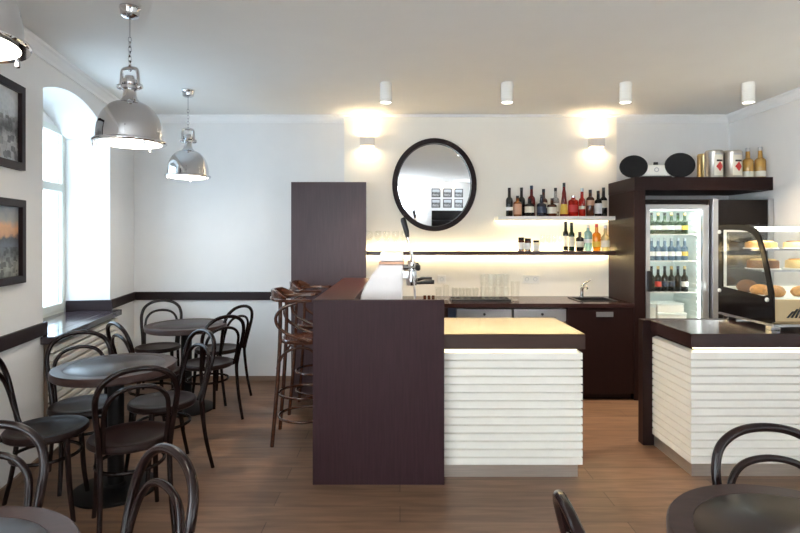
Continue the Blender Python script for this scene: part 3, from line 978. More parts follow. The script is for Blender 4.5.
lb(596.6, 0.270, 0.040, 'orange', 'bright orange liqueur bottle on the lower shelf', cap='redp', neck=0.3, lab='yel', lz=(0.15, 0.35))
lb(605.2, 0.258, 0.043, 'paley', 'pale yellow bottle at the right end of the lower shelf', cap='alu', neck=0.35, lab='paper', lz=(0.15, 0.4), shoulder=0.2)
# jars on the lower shelf
def jar(px, h, r, label):
    y = 5.38
    t = thing('storage_jar', label, 'jar', ((px - 400) / 533 * y, y, LZ), 0, 'jars on the dark lower shelf')
    MB().lathe([(0, 0), (r, 0), (r, h * 0.72), (r * 0.9, h * 0.8), (0, h * 0.8)], seg=20).build('body', GL['brown'] if h > 0.11 else M['paper'], t, smooth=True)
    MB().lathe([(0, h * 0.8), (r * 0.92, h * 0.8), (r * 0.92, h), (0, h)], seg=20).build('lid', M['iron'], t, smooth=True)
    MB().lathe([(r - 0.001, h * 0.12), (r + 0.001, h * 0.12), (r + 0.001, h * 0.62), (r - 0.001, h * 0.62), (r - 0.001, h * 0.12)], seg=20).build('label', M['paperw'], t, smooth=True)
jar(521.2, 0.135, 0.031, 'dark lidded jar with white label, leftmost on the lower shelf')
jar(527.8, 0.125, 0.033, 'dark lidded jar with white label, second on the lower shelf')
jar(536.2, 0.105, 0.032, 'small pale jar beside the two dark lidded jars')
# stemmed glasses
def make_stem(label, h=0.17, r=0.033, group='stemmed glasses on the dark shelf'):
    t = thing('wine_glass', label, 'glass', group=group)
    MB().lathe([(0.004, h * 0.45), (r * 0.75, h * 0.55), (r, h * 0.75), (r * 0.86, h), (r * 0.83, h), (r * 0.96, h * 0.75), (r * 0.7, h * 0.57), (0, h * 0.47)], seg=18).build('bowl', M['tumbler'], t, smooth=True)
    MB().lathe([(0, 0.006), (0.0035, 0.006), (0.0035, h * 0.46), (0, h * 0.46)], seg=10).build('stem', M['tumbler'], t, smooth=True)
    MB().lathe([(0, 0), (r * 0.9, 0), (r * 0.9, 0.002), (0.004, 0.007), (0, 0.007)], seg=18).build('foot', M['tumbler'], t, smooth=True)
    return t
words = ['leftmost', 'second', 'third', 'fourth', 'fifth', 'sixth', 'seventh', 'eighth']
sg = make_stem('small stemmed glass, leftmost of four right of the pale jar', 0.16, 0.026)
for k, px in enumerate((542.5, 548.3, 554.1, 559.9)):
    y = 5.38
    loc = ((px - 400) / 533 * y, y, LZ)
    if k == 0:
        sg.location = loc
    else:
        dup(sg, loc, 0, 'small stemmed glass, %s of four right of the pale jar' % words[k])
wg = make_stem('wine glass by the partition panel, leftmost of the row above the coffee machine', 0.20, 0.038, 'wine glasses above the coffee machine')
for k in range(5):
    loc = (-0.31 + 0.088 * k, 5.38, LZ)
    if k == 0:
        wg.location = loc
    else:
        dup(wg, loc, 0, 'wine glass, %s of the row above the coffee machine' % words[k])

# tray and tumblers on the back counter
tr = MB()
tr.box(-0.28, 0.28, -0.11, 0.11, 0, 0.006)
for a in ((-0.28, 0.28, -0.11, -0.10), (-0.28, 0.28, 0.10, 0.11), (-0.28, -0.27, -0.10, 0.10), (0.27, 0.28, -0.10, 0.10)):
    tr.box(*a, 0.006, 0.02)
tag(tr.build('serving_tray', M['black'], loc=(0.765, 5.12, 0.891)), 'dark rectangular tray under the clear glasses on the back counter', 'tray')
def make_tumbler(label, h, r):
    t = thing('tumbler', label, 'glass', group='clear tumblers on the dark tray')
    MB().lathe([(0, 0), (r * 0.82, 0), (r, h), (r - 0.0025, h), (r * 0.82 - 0.003, 0.012), (0, 0.012)], seg=18).build('tumbler_glass', M['tumbler'], t, smooth=True)
    return t
def simple_tumbler(label, h, r, loc, group):
    o = MB().lathe([(0, 0), (r * 0.82, 0), (r, h), (r - 0.0025, h), (r * 0.82 - 0.003, 0.012), (0, 0.012)], seg=18).build('tumbler', M['tumbler'], smooth=True, loc=loc)
    return tag(o, label, 'glass', group)
rows = ['front', 'back']
src = None
for ry in range(2):
    for k in range(4):
        loc = (0.525 + 0.066 * k, 5.075 + 0.07 * ry, 0.898)
        lab = 'short clear tumbler on the left of the tray, %s row, %s from left' % (rows[ry], words[k].replace('leftmost', 'first'))
        if src is None:
            src = simple_tumbler(lab, 0.115, 0.031, loc, 'short tumblers on the tray')
        else:
            o = src.copy(); COL.objects.link(o); o.location = loc; o['label'] = lab
src2 = None
for lay in range(2):
    for ry in range(2):
        for k in range(4):
            loc = (0.80 + 0.070 * k, 5.075 + 0.075 * ry, 0.898 + 0.1235 * lay)
            lab = 'clear tumbler in the stack on the tray, %s layer, %s row, %s from left' % (['lower', 'upper'][lay], rows[ry], words[k].replace('leftmost', 'first'))
            if src2 is None:
                src2 = simple_tumbler(lab, 0.122, 0.033, loc, 'stacked tumblers on the tray')
            else:
                o = src2.copy(); COL.objects.link(o); o.location = loc; o['label'] = lab
simple_tumbler('tall clear jug standing right of the glass tray', 0.185, 0.047, (1.105, 5.12, 0.891), 'loose glasses on the back counter')
simple_tumbler('clear glass between the coffee machine and tray, left one', 0.13, 0.033, (0.37, 5.12, 0.891), 'loose glasses on the back counter')
simple_tumbler('clear glass between the coffee machine and tray, right one', 0.15, 0.035, (0.445, 5.16, 0.891), 'loose glasses on the back counter')
for k in range(3):
    o = MB().cyl(0.014, 0, 0.055, bev=0.002).build('syrup_pot', GL['brown'], smooth=True, loc=(0.235 + 0.04 * k, 5.06, 0.891))
    tag(o, 'small brown pot right of the coffee machine, %s from left' % ['first', 'second', 'third'][k], 'pot', 'small brown pots on the back counter')

# sockets
def socket(x, z, n, label):
    t = thing('wall_socket', label, 'socket', (x, 5.4985, z), 0, 'white wall sockets')
    w = 0.043 * n
    MB().box(-w, w, -0.010, 0, -0.043, 0.043).build('plate', M['white'], t, bevel=0.003)
    for k in range(n):
        c = -w + 0.043 + 0.086 * k
        MB().lathe([(0.017, -0.0015), (0.020, -0.0015), (0.020, 0.001), (0.017, 0.001), (0.017, -0.0015)], (c, -0.0105, 0), 18, 'Y').build('socket_ring', M['alu'], t)
socket(1.35, 1.065, 2, 'white double wall socket right of the glasses')
socket(0.43, 1.065, 1, 'white wall socket half hidden by the coffee machine handle')

# ------------------------------------------------------------------ mirror
mr = thing('wall_mirror', 'round convex mirror in a dark frame above the bar shelf', 'mirror', (0.352, 5.492, 2.035))
mr.rotation_euler = (R(1.0), 0, 0)
rx, rz = 0.382, 0.428
RC = 4.3
prof = []
for i in range(13):
    q = rx * i / 12
    prof.append((q, -0.012 - (rx * rx - q * q) / (2 * RC)))
prof.append((rx, 0.0)); prof.append((0, 0.0))
MB().lathe(prof, (0, 0, 0), 64, 'Y', sx=1, sy=rz / rx).build('mirror_glass', M['mirror'], mr, smooth=True)
fr = MB()
a = 64
out = [((rx + 0.050) * math.cos(2 * PI * k / a), (rz + 0.047) * math.sin(2 * PI * k / a)) for k in range(a)]
inn = [((rx - 0.002) * math.cos(2 * PI * k / a), (rz - 0.002) * math.sin(2 * PI * k / a)) for k in range(a)]
fr.ring_prism(out, inn, -0.052, 0.0).build('frame', M['frame'], mr, smooth=True, bevel=0.006)

# ------------------------------------------------------------------ sconces and ceiling spots
def sconce(x, z, y, label, flip=1, group='up and down wall lamps', power=0.7):
    t = thing('wall_lamp', label, 'wall lamp', (x, y, z), 0 if flip > 0 else PI, group)
    mb = MB()
    o = [(-0.072, -0.085), (0.072, -0.085), (0.072, -0.004), (-0.072, -0.004)]
    i = [(-0.066, -0.079), (0.066, -0.079), (0.066, -0.010), (-0.066, -0.010)]
    mb.ring_prism(o, i, -0.046, 0.046, 'Z').build('housing', M['sconce_box'], t)
    MB().box(-0.05, 0.05, -0.004, 0.0, -0.03, 0.03).build('wall_bracket', M['white'], t)
    MB().box(-0.066, 0.066, -0.079, -0.010, -0.012, 0.012).build('lamp_lens', M['sconce'], t)
    light('lamp_glow', 'AREA', (0, -0.045, 0.02), power, (1, 0.74, 0.42), 0.12, (PI, 0, 0), 0.06, parent=t)
    light('lamp_glow', 'AREA', (0, -0.045, -0.02), power * 0.8, (1, 0.74, 0.42), 0.12, (0, 0, 0), 0.06, parent=t)
    return t
sconce(-0.335, 2.475, 5.498, 'white box wall lamp glowing above the tall dark panel')
sconce(2.01, 2.465, 5.498, 'white box wall lamp glowing above the bottle shelf')

def spot(x, y, label):
    t = thing('ceiling_spot', label, 'ceiling spotlight', (x, y, CEIL), 0, 'white cylinder spots on the ceiling')
    MB().lathe([(0, 0), (0.046, 0), (0.048, -0.002), (0.048, -0.158), (0.043, -0.162), (0.041, -0.150), (0, -0.150)], seg=28).build('housing', M['white'], t, smooth=True)
    MB().cyl(0.040, -0.1545, -0.1505).build('lens', M['lens'], t)
    light('lamp_glow', 'SPOT', (0, 0, -0.165), 42, (1, 0.80, 0.56), 0.03, (0, 0, 0), spot=R(95), parent=t, blend=0.8)
    return t
for x, lab in ((-0.115, 'white cylinder ceiling spot above the coffee machine, leftmost of four'),
               (0.877, 'white cylinder ceiling spot, second from left, right of the mirror'),
               (1.845, 'white cylinder ceiling spot, third from left, above the bottle shelf'),
               (2.850, 'white cylinder ceiling spot, rightmost of four, above the cake case')):
    spot(x, 4.36, lab)

# ------------------------------------------------------------------ pendant lamps
def make_pendant(label):
    t = thing('pendant_lamp', label, 'pendant lamp', group='chrome pendant lamps over the tables')
    MB().lathe([(0, 0), (0.052, 0), (0.055, -0.010), (0.050, -0.018), (0.046, -0.05), (0.030, -0.062), (0, -0.066)], seg=28).build('canopy', M['chrome'], t, smooth=True)
    ch = MB()
    z = -0.066
    MB_r = 0.0035
    ch.tube([(0, 0, -0.06), (0, 0, -0.17)], 0.004, seg=8)
    z = -0.165
    k = 0
    while z > -0.325:
        pts = []
        for i in range(16):
            a = 2 * PI * i / 16
            u, v = 0.0085 * math.cos(a), 0.017 * math.sin(a)
            pts.append(Vector((u, 0, z - 0.015 + v)) if k % 2 == 0 else Vector((0, u, z - 0.015 + v)))
        ch.tube(pts, 0.0026, closed=True, seg=6)
        z -= 0.026
        k += 1
    ch.build('chain', M['chrome'], t, smooth=True)
    # stirrup
    st = [(-0.047, 0, -0.455), (-0.046, 0, -0.40), (-0.042, 0, -0.352), (-0.026, 0, -0.336), (0.026, 0, -0.336), (0.042, 0, -0.352), (0.046, 0, -0.40), (0.047, 0, -0.455)]
    MB().tube(smooth_path(st, 4), 0.006, seg=8, flat=(1.0, 1.6)).build('stirrup', M['chrome'], t, smooth=True)
    MB().lathe([(0, -0.378), (0.022, -0.378), (0.026, -0.395), (0.038, -0.400), (0.038, -0.418), (0.031, -0.424), (0.042, -0.434), (0.042, -0.448), (0.032, -0.458), (0.034, -0.486), (0.040, -0.505), (0.060, -0.525), (0, -0.525)], seg=24).build('socket_housing', M['chrome'], t, smooth=True)
    for s in (-1, 1):
        MB().lathe([(0, -0.012), (0.014, -0.012), (0.016, -0.006), (0.016, 0.006), (0.012, 0.014), (0, 0.016)], (s * 0.054, 0, -0.436), 14, 'X').build('thumb_screw', M['chrome'], t, smooth=True)
    prof = []
    for i in range(17):
        a = PI / 2 * i / 16
        prof.append((0.040 + 0.129 * math.sin(a), -0.720 + 0.200 * math.cos(a) ** 0.92))
    prof += [(0.170, -0.730), (0.165, -0.732), (0.161, -0.712)]
    prof += [(0.036 + 0.123 * math.sin(PI / 2 * i / 16), -0.720 + 0.190 * math.cos(PI / 2 * i / 16)) for i in range(15, -1, -1)]
    MB().lathe(prof, seg=56).build('shade', M['chrome'], t, smooth=True)
    MB().lathe([(0.160, -0.733), (0.183, -0.733), (0.187, -0.738), (0.187, -0.744), (0.183, -0.750), (0.162, -0.750), (0.160, -0.733)], seg=56).build('rim', M['chrome'], t, smooth=True)
    MB().lathe([(0, -0.765), (0.08, -0.762), (0.14, -0.755), (0.163, -0.745), (0.158, -0.736), (0, -0.740)], seg=40).build('diffuser', M['lamp'], t, smooth=True)
    for k in range(3):
        a = R(80 + 120 * k)
        MB().cyl(0.007, -0.770, -0.735, (0.176 * math.cos(a), 0.176 * math.sin(a), 0), 10, bev=0.002).build('clip_screw', M['chrome'], t, smooth=True)
    return t
pe = make_pendant('chrome dome pendant lamp, middle one, in front of the arched window')
pe.location = (-1.48, 2.92, CEIL)
dup(pe, (-1.817, 4.57, CEIL), R(25), 'chrome dome pendant lamp, farthest, over the far round table')
dup(pe, (-1.182, 1.385, CEIL), R(-15), 'chrome dome pendant lamp cut by the upper left picture edge')

# ------------------------------------------------------------------ tall fridge cabinet
O = (2.8, 4.89)
fc = thing('fridge_surround', 'tall dark cabinet frame around the bottle fridge with a thick top shelf', 'cabinet', (O[0], O[1], 0))
bx(MB(), 2.150, 2.252, 4.89, 5.495, 0, 1.93, O).build('side_panel', M['cab'], fc, bevel=0.002)
bx(MB(), 2.150, 3.420, 4.885, 5.545, 1.9305, 2.05, O).build('top_shelf', M['cab'], fc, bevel=0.002)

def drinks_fridge():
    x0, x1, y0 = 2.262, 2.842, 4.90
    ox, oy = (x0 + x1) / 2, y0
    t = thing('drinks_fridge', 'glass fronted drinks fridge lit inside, full of bottles', 'fridge', (ox, oy, 0))
    w = (x1 - x0) / 2
    b = MB()
    b.box(-w, -w + 0.04, 0.05, 0.60, 0.05, 1.80)
    b.box(w - 0.04, w, 0.05, 0.60, 0.05, 1.80)
    b.box(-w + 0.04, w - 0.04, 0.56, 0.60, 0.05, 1.80)
    b.box(-w + 0.04, w - 0.04, 0.05, 0.56, 1.765, 1.80)
    b.box(-w + 0.04, w - 0.04, 0.05, 0.56, 0.05, 0.30)
    b.build('cabinet_body', M['linerw'], t)
    MB().box(-w, w, 0.0, 0.60, 1.801, 1.845).build('header', M['blackg'], t, bevel=0.003, label='black top header')
    MB().box(-w + 0.02, w - 0.02, 0.06, 0.58, 0, 0.05).build('plinth', M['black'], t)
    o = [(-w, 0.06), (w, 0.06), (w, 1.795), (-w, 1.795)]
    i = [(-w + 0.038, 0.16), (w - 0.058, 0.16), (w - 0.058, 1.755), (-w + 0.038, 1.755)]
    MB().ring_prism(o, i, 0.0, 0.045).build('door_frame', M['alu'], t, bevel=0.003)
    dframe = t.children[-1]
    MB().box(-w + 0.038, w - 0.058, 0.018, 0.024, 0.16, 1.755).build('door_glass', M['glass'], dframe)
    MB().box(-w + 0.006, -w + 0.042, -0.035, -0.001, 1.00, 1.19).build('handle', M['black'], dframe, bevel=0.005, label='black door handle')
    MB().box(w - 0.062, w - 0.048, 0.055, 0.075, 0.32, 1.74).build('light_tube', M['tube'], t)
    MB().box(-w + 0.05, w - 0.05, 0.06, 0.085, 1.745, 1.760).build('light_tube', M['tube'], t)
    # shelf supports pressed into the side liner
    s = MB()
    for k in range(26):
        z = 0.36 + k * 0.052
        s.box(w - 0.052, w - 0.041, 0.12, 0.54, z, z + 0.022)
    s.build('ribbed_liner', M['linerw'], t)
    for z in (1.520, 1.270, 0.975):
        m = MB()
        m.box(-w + 0.045, w - 0.057, 0.10, 0.104, z, z + 0.008)
        for k in range(14):
            y = 0.115 + k * 0.03
            m.box(-w + 0.045, w - 0.057, y, y + 0.004, z + 0.001, z + 0.006)
        for k in range(5):
            x = -w + 0.045 + k * 0.118
            m.box(x, x + 0.005, 0.104, 0.54, z - 0.004, z + 0.001)
        m.build('wire_shelf', M['white'], t)
    return ox - w, ox + w, oy
fx0, fx1, fy = drinks_fridge()
light('fridge_glow', 'AREA', (2.55, 5.03, 1.735), 0.75, (0.94, 1.0, 0.97), 0.4, (0, 0, 0), 0.2)
light('fridge_glow', 'AREA', (2.765, 4.985, 1.05), 0.35, (0.94, 1.0, 0.97), 0.06, (0, R(90), R(30)), 1.2)
xs0 = fx0 + 0.125
def fb(k, n, z, glass, h, r, lab, cap, what, shelf, row, y, w=0.315):
    x = xs0 + w * (k + 0.0) / (n - 1)
    pos = ('%s from left' % words[k]) if k else 'leftmost'
    bottle('%s on the fridge %s, %s' % (what, shelf, pos), (x, y, z), h, r, glass, lab=lab, cap=cap, neck=0.34, rn=0.012, lz=(0.20, 0.40), group='bottles on the fridge %s' % shelf)
for k in range(6):
    fb(k, 6, 1.5285, 'green', 0.20, 0.0295, ['paper', 'paperw', 'paper', 'paperw', 'paper', 'yel', 'paperw'][k], ['black', 'gold'][k % 2], 'green beer bottle', 'top shelf', 'front row', fy + 0.16)
for k in range(6):
    fb(k, 6, 1.2785, 'water', 0.21, 0.030, 'paperw' if k < 5 else 'yel', 'alu', 'clear bluish water bottle' if k < 5 else 'water bottle with lime yellow label', 'second shelf', 'front row', fy + 0.16)
for k in range(6):
    fb(k, 6, 0.9835, 'black', 0.24, 0.0295, [None, 'redp', 'blue', 'blue', None, 'paperw', 'paperw'][k], 'gold' if k % 2 else 'black', ['dark bottle', 'dark bottle with red label', 'dark bottle with blue label', 'dark bottle with blue label', 'plain dark bottle', 'dark bottle with white label', 'dark bottle with white label'][k], 'third shelf', 'front row', fy + 0.16)
for k, (x, w, z, h, lab) in enumerate(((2.40, 0.09, 0.302, 0.575, 'tall white carton standing at the fridge bottom left'),)):
    pass
def tub(x, y, z, w, d, h, label):
    t = thing('food_box', label, 'box', (x, y, z), 0, 'white boxes at the fridge bottom')
    MB().box(-w / 2, w / 2, -d / 2, d / 2, 0, h * 0.8).build('box_body', M['white'], t, bevel=0.006)
    MB().box(-w / 2 - 0.004, w / 2 + 0.004, -d / 2 - 0.004, d / 2 + 0.004, h * 0.8 + 0.0005, h).build('lid', M['linerw'], t, bevel=0.006)
bs = MB()
m = bs
m.box(-0.24, 0.225, 0.0, 0.44, 0.0, 0.008)
o = m.build('wire_shelf', M['white'], None, loc=(0, 0.10, 0.66))
o.parent = [q for q in bpy.data.objects if q.name == 'drinks_fridge'][0]
tub(2.575, fy + 0.26, 0.669, 0.27, 0.24, 0.115, 'white lidded box, lower of the pair at the fridge bottom')
tub(2.565, fy + 0.26, 0.785, 0.25, 0.22, 0.085, 'white lidded box stacked on another at the fridge bottom')
tub(2.375, fy + 0.26, 0.669, 0.11, 0.20, 0.20, 'narrow white box beside the stacked pair at the fridge bottom')

bf = thing('tall_black_fridge', 'tall black fronted fridge with silver edges, between drinks fridge and right wall', 'fridge', (3.133, 4.87, 0))
MB().box(-0.275, 0.275, 0.05, 0.62, 0.04, 1.845).build('cabinet_body', M['black'], bf)
MB().box(-0.228, 0.228, 0.0, 0.049, 0.08, 1.84).build('door', M['blackg'], bf, bevel=0.003)
MB().box(-0.278, -0.229, -0.008, 0.049, 0.06, 1.85).build('edge_strip', M['alu'], bf, bevel=0.002, label='silver vertical edge')
MB().box(0.229, 0.278, -0.008, 0.049, 0.06, 1.85).build('edge_strip', M['alu'], bf, bevel=0.002, label='silver vertical edge')
MB().box(-0.25, 0.25, 0.02, 0.58, 0, 0.04).build('plinth', M['black'], bf)

# ------------------------------------------------------------------ things on the cabinet
sd = thing('speaker_dock', 'white music dock with two black oval speakers on the dark cabinet', 'speaker', (2.40, 5.02, 2.05), R(-6))
MB().box(-0.13, 0.13, -0.045, 0.045, 0.018, 0.125).build('body', M['white'], sd, bevel=0.012)
MB().box(-0.135, 0.135, -0.05, 0.05, 0.0, 0.0175).build('foot', M['black'], sd, bevel=0.003)
MB().box(-0.02, 0.02, -0.03, -0.015, 0.1255, 0.152).build('dock', M['black'], sd, bevel=0.003)
MB().lathe([(0.014, -0.0465), (0.022, -0.0465), (0.022, -0.0445), (0.014, -0.0445), (0.014, -0.0465)], (0.0, 0, 0.078), 24, 'Y').build('dial', M['alu'], sd, smooth=True)
for s, sx, sz in ((-1, 0.128, 0.107), (1, 0.136, 0.115)):
    sp = MB()
    sp.lathe([(0, -0.075), (0.06, -0.077), (0.95, -0.062), (1.0, -0.05), (0.97, -0.03), (0.35, 0.05), (0.2, 0.06), (0, 0.06)], (s * 0.207, 0, sz + 0.002), 40, 'Y', sx=sx, sy=sz)
    sp.build('speaker_cone', M['cloth'], sd, smooth=True)
def can(x, y, r, h, mat, label, lid=True, paper=True):
    t = thing('coffee_tin', label, 'tin', (x, y, 2.05), 0, 'large coffee tins on the cabinet')
    MB().lathe([(0, 0), (r, 0), (r + 0.002, 0.004), (r, 0.01), (r, h - 0.012), (r + 0.002, h - 0.006), (r, h), (0, h)], seg=36).build('tin_body', mat, t, smooth=True)
    MB().lathe([(0, h), (r * 0.93, h), (r * 0.90, h + 0.010), (0, h + 0.010)], seg=36).build('lid', mat, t, smooth=True)
    if paper:
        a0, a1 = R(-118), R(-52)
        def band(z0, z1, b0, b1, e):
            return MB().lathe([(r - 0.001, z0), (r + e, z0), (r + e, z1), (r - 0.001, z1), (r - 0.001, z0)], seg=10, a0=b0, a1=b1)
        band(0.02, h - 0.03, a0, a1, 0.0012).build('label', M['paper'], t, smooth=True)
        lb_ = t.children[-1]
        band(h * 0.60, h * 0.67, R(-104), R(-58), 0.0018).build('print_bar', M['black'], lb_, smooth=True)
        band(h * 0.86, h * 0.90, R(-110), R(-60), 0.0018).build('print_bar', M['alu'], lb_, smooth=True)
        # red diamond bent onto the tin
        dm = MB()
        ca, zc, n = R(-82), h * 0.42, 6
        hw_, hh = 0.034, 0.046
        for sgn in (1, -1):
            for k in range(n):
                t0, t1 = k / n, (k + 1) / n
                def pt(tt, up):
                    a_ = ca + (tt * 2 - 1) * hw_ / r
                    return ((r + 0.0022) * math.cos(a_), (r + 0.0022) * math.sin(a_), zc + up * hh * (1 - abs(tt * 2 - 1)))
                try:
                    if sgn == 1:
                        q = [pt(t0, -1), pt(t1, -1), pt(t1, 1), pt(t0, 1)]
                        uq = []
                        for p in q:
                            if not any((Vector(p) - Vector(u)).length < 1e-5 for u in uq):
                                uq.append(p)
                        dm.face(uq)
                except ValueError:
                    pass
        dm.build('red_diamond', M['redp'], lb_)
    return t
can(2.950, 5.17, 0.062, 0.243, M['gold'], 'gold tin half hidden behind the left steel coffee tin', paper=False)
can(2.944, 5.00, 0.078, 0.248, M['steel'], 'left steel coffee tin with red diamond label, in front of a gold tin', True)
can(3.115, 5.00, 0.083, 0.245, M['steel'], 'right steel coffee tin with red diamond label, beside the golden bottles')
bottle('golden juice bottle with clear neck on the cabinet, left of two', (3.262, 5.00, 2.05), 0.285, 0.048, 'cider', lab='paper', cap='alu', neck=0.34, rn=0.017, lz=(0.04, 0.22), group='golden bottles on the cabinet')
bottle('golden juice bottle with clear neck on the cabinet, right of two', (3.365, 4.98, 2.05), 0.29, 0.048, 'cider', lab='paper', cap='alu', neck=0.34, rn=0.017, lz=(0.04, 0.22), group='golden bottles on the cabinet')

# ------------------------------------------------------------------ cake display case
CX0, CY0, CZ = 2.365, 3.38, 0.902
dc = thing('cake_display_case', 'glass cake display case with black sides on the right counter', 'display case', (CX0, CY0, CZ))
W = 0.92
# side outline in (y, z): y=0 at the front, grows to the back
outer = [(0.58, 0.045), (0.02, 0.045), (-0.005, 0.06), (0.0, 0.24), (0.045, 0.40), (0.095, 0.54), (0.13, 0.615), (0.17, 0.655), (0.23, 0.675), (0.32, 0.683), (0.45, 0.686), (0.58, 0.686)]
inner = [(0.535, 0.235), (0.30, 0.222), (0.10, 0.212), (0.045, 0.225), (0.066, 0.33), (0.120, 0.50), (0.156, 0.580), (0.198, 0.618), (0.255, 0.637), (0.33, 0.646), (0.42, 0.649), (0.535, 0.650)]
for nm, xa in (('side_panel', 0.0), ('side_panel', W - 0.012)):
    MB().ring_prism(outer, inner, xa, xa + 0.012, 'X').build(nm, M['blackg'], dc)
    s = dc.children[-1]
    MB().prism(inner, xa + 0.003, xa + 0.009, 'X').build('side_glass', M['glass'], s)
    for (yy, zz) in ((0.555, 0.635), (0.555, 0.205), (0.045, 0.195)):
        MB().cyl(0.014, -0.014 if xa == 0 else W, 0.0 if xa == 0 else W + 0.014, (0, yy, zz), 14, 'X', bev=0.003).build('corner_screw', M['white'], s, smooth=True)
base = [(0.575, 0.042), (0.02, 0.042), (0.0, 0.062), (0.004, 0.20), (0.575, 0.20)]
MB().prism(base, 0.013, W - 0.013, 'X').build('base', M['beige'], dc, bevel=0.003, label='champagne coloured base front')
bs = dc.children[-1]
v = MB()
for k in range(6):
    x = 0.085 + k * 0.026
    v.prism([(x, 0.085 + 0.0), (x + 0.012, 0.085), (x + 0.05, 0.085 + 0.014 * (3 + k)), (x + 0.038, 0.085 + 0.014 * (3 + k))], -0.0045, 0.003, 'Y')
v.build('vent_slots', M['black'], bs)
MB().box(0.0, W, -0.006, 0.58, 0.028, 0.0415).build('bottom_rail', M['alu'], dc)
MB().box(0.013, W - 0.013, 0.02, 0.57, 0.2005, 0.206).build('deck', M['linerw'], dc)
gl = [(0.005, 0.206), (0.012, 0.24), (0.055, 0.40), (0.105, 0.54), (0.14, 0.608), (0.178, 0.646)]
gl2 = [(y + 0.006, z - 0.003) for (y, z) in gl[::-1]]
MB().prism(gl + gl2, 0.013, W - 0.013, 'X').build('front_glass', M['glass'], dc, smooth=True)
MB().box(0.013, W - 0.013, 0.20, 0.575, 0.668, 0.682).build('top_panel', M['glass'], dc)
MB().box(0.013, W - 0.013, 0.19, 0.24, 0.640, 0.664).build('light_tube', M['tubew'], dc)
for z in (0.37, 0.51):
    MB().box(0.03, W - 0.03, 0.15, 0.52, z, z + 0.006).build('glass_shelf', M['glass'], dc)
    MB().box(0.03, W - 0.03, 0.144, 0.150, z - 0.002, z + 0.010).build('shelf_edge', M['alu'], dc.children[-1])
bk_o = [(0.013, 0.20), (W - 0.013, 0.20), (W - 0.013, 0.667), (0.013, 0.667)]
bk_i = [(0.045, 0.235), (W - 0.045, 0.235), (W - 0.045, 0.635), (0.045, 0.635)]
MB().ring_prism(bk_o, bk_i, 0.552, 0.575, 'Y').build('back_frame', M['white'], dc)
MB().box(0.045, W - 0.045, 0.560, 0.566, 0.235, 0.635).build('back_glass', M['glass'], dc.children[-1])
for (xx, yy) in ((0.035, 0.05), (0.035, 0.50), (W - 0.035, 0.05), (W - 0.035, 0.50)):
    MB().box(xx - 0.03, xx + 0.03, yy - 0.03, yy + 0.03, 0.0, 0.0275).build('foot', M['chrome'], dc, bevel=0.004)
light('case_glow', 'AREA', (CX0 + 0.46, CY0 + 0.26, CZ + 0.636), 0.9, (1.0, 0.92, 0.76), 0.85, (0, 0, 0), 0.05)

def cake(label, x, y, z, r, h, mat, top):
    t = thing('cake', label, 'cake', (CX0 + x, CY0 + y, CZ + z), 0, 'cakes in the display case')
    MB().cyl(r * 1.12, 0, 0.006, seg=30).build('cake_board', M['white'], t)
    MB().lathe([(0, 0.0065), (r, 0.0065), (r, h * 0.8), (r * 0.95, h), (0, h)], seg=30).build('cake_body', M[mat], t, smooth=True)
    MB().lathe([(0, h), (r * 0.8, h), (r * 0.78, h + 0.008), (0, h + 0.012)], seg=24).build('topping', M[top], t, smooth=True)
def loaf(label, x, y, z, w, d, h, mat, rz=0.0):
    t = thing('pastry', label, 'pastry', (CX0 + x, CY0 + y, CZ + z), rz, 'pastries in the display case')
    n = 7
    mb = MB()
    rings = []
    for i in range(n):
        a = -1 + 2 * i / (n - 1)
        k = math.sqrt(max(0.05, 1 - a * a * 0.9))
        rings.append([mb.bm.verts.new((a * w / 2, math.cos(b) * d / 2 * k, max(0.0, h * 0.42 + math.sin(b) * h * 0.58 * k))) for b in [2 * PI * q / 14 for q in range(14)]])
    for A, B in zip(rings, rings[1:]):
        for q in range(14):
            mb.bm.faces.new([A[q], A[(q + 1) % 14], B[(q + 1) % 14], B[q]])
    mb.bm.faces.new(rings[0][::-1]); mb.bm.faces.new(rings[-1])
    tag(mb.build('pastry_tmp', M[mat], smooth=True), '', '')
    o = bpy.data.objects['pastry_tmp']
    bpy.data.objects.remove(t)
    o.name = 'pastry'
    o.location = (CX0 + x, CY0 + y, CZ + z)
    o.rotation_euler = (0, 0, rz)
    tag(o, label, 'pastry', 'pastries in the display case')
loaf('golden pastry slice near the front corner of the case floor', 0.10, 0.13, 0.2065, 0.13, 0.11, 0.075, 'pastry')
loaf('golden pastry behind the front corner slice on the case floor', 0.10, 0.27, 0.2065, 0.13, 0.11, 0.07, 'pastry', 0.3)
loaf('golden pastry at the back left of the case floor', 0.11, 0.42, 0.2065, 0.13, 0.11, 0.09, 'choc', -0.2)
loaf('pastry right of the golden slice, in the middle of the case floor', 0.30, 0.15, 0.2065, 0.15, 0.10, 0.07, 'pastry', 0.1)
cake('round brown cake on the lower glass shelf of the case', 0.16, 0.33, 0.377, 0.095, 0.06, 'choc', 'cream')
cake('pale cream cake right of the brown one on the lower shelf', 0.43, 0.33, 0.377, 0.095, 0.06, 'cream', 'pastry')
cake('low yellow cake on the upper glass shelf near the side panel', 0.16, 0.35, 0.517, 0.095, 0.045, 'pastry', 'cream')
cake('low cream cake on the upper glass shelf farther right', 0.43, 0.35, 0.517, 0.095, 0.045, 'cream', 'choc')

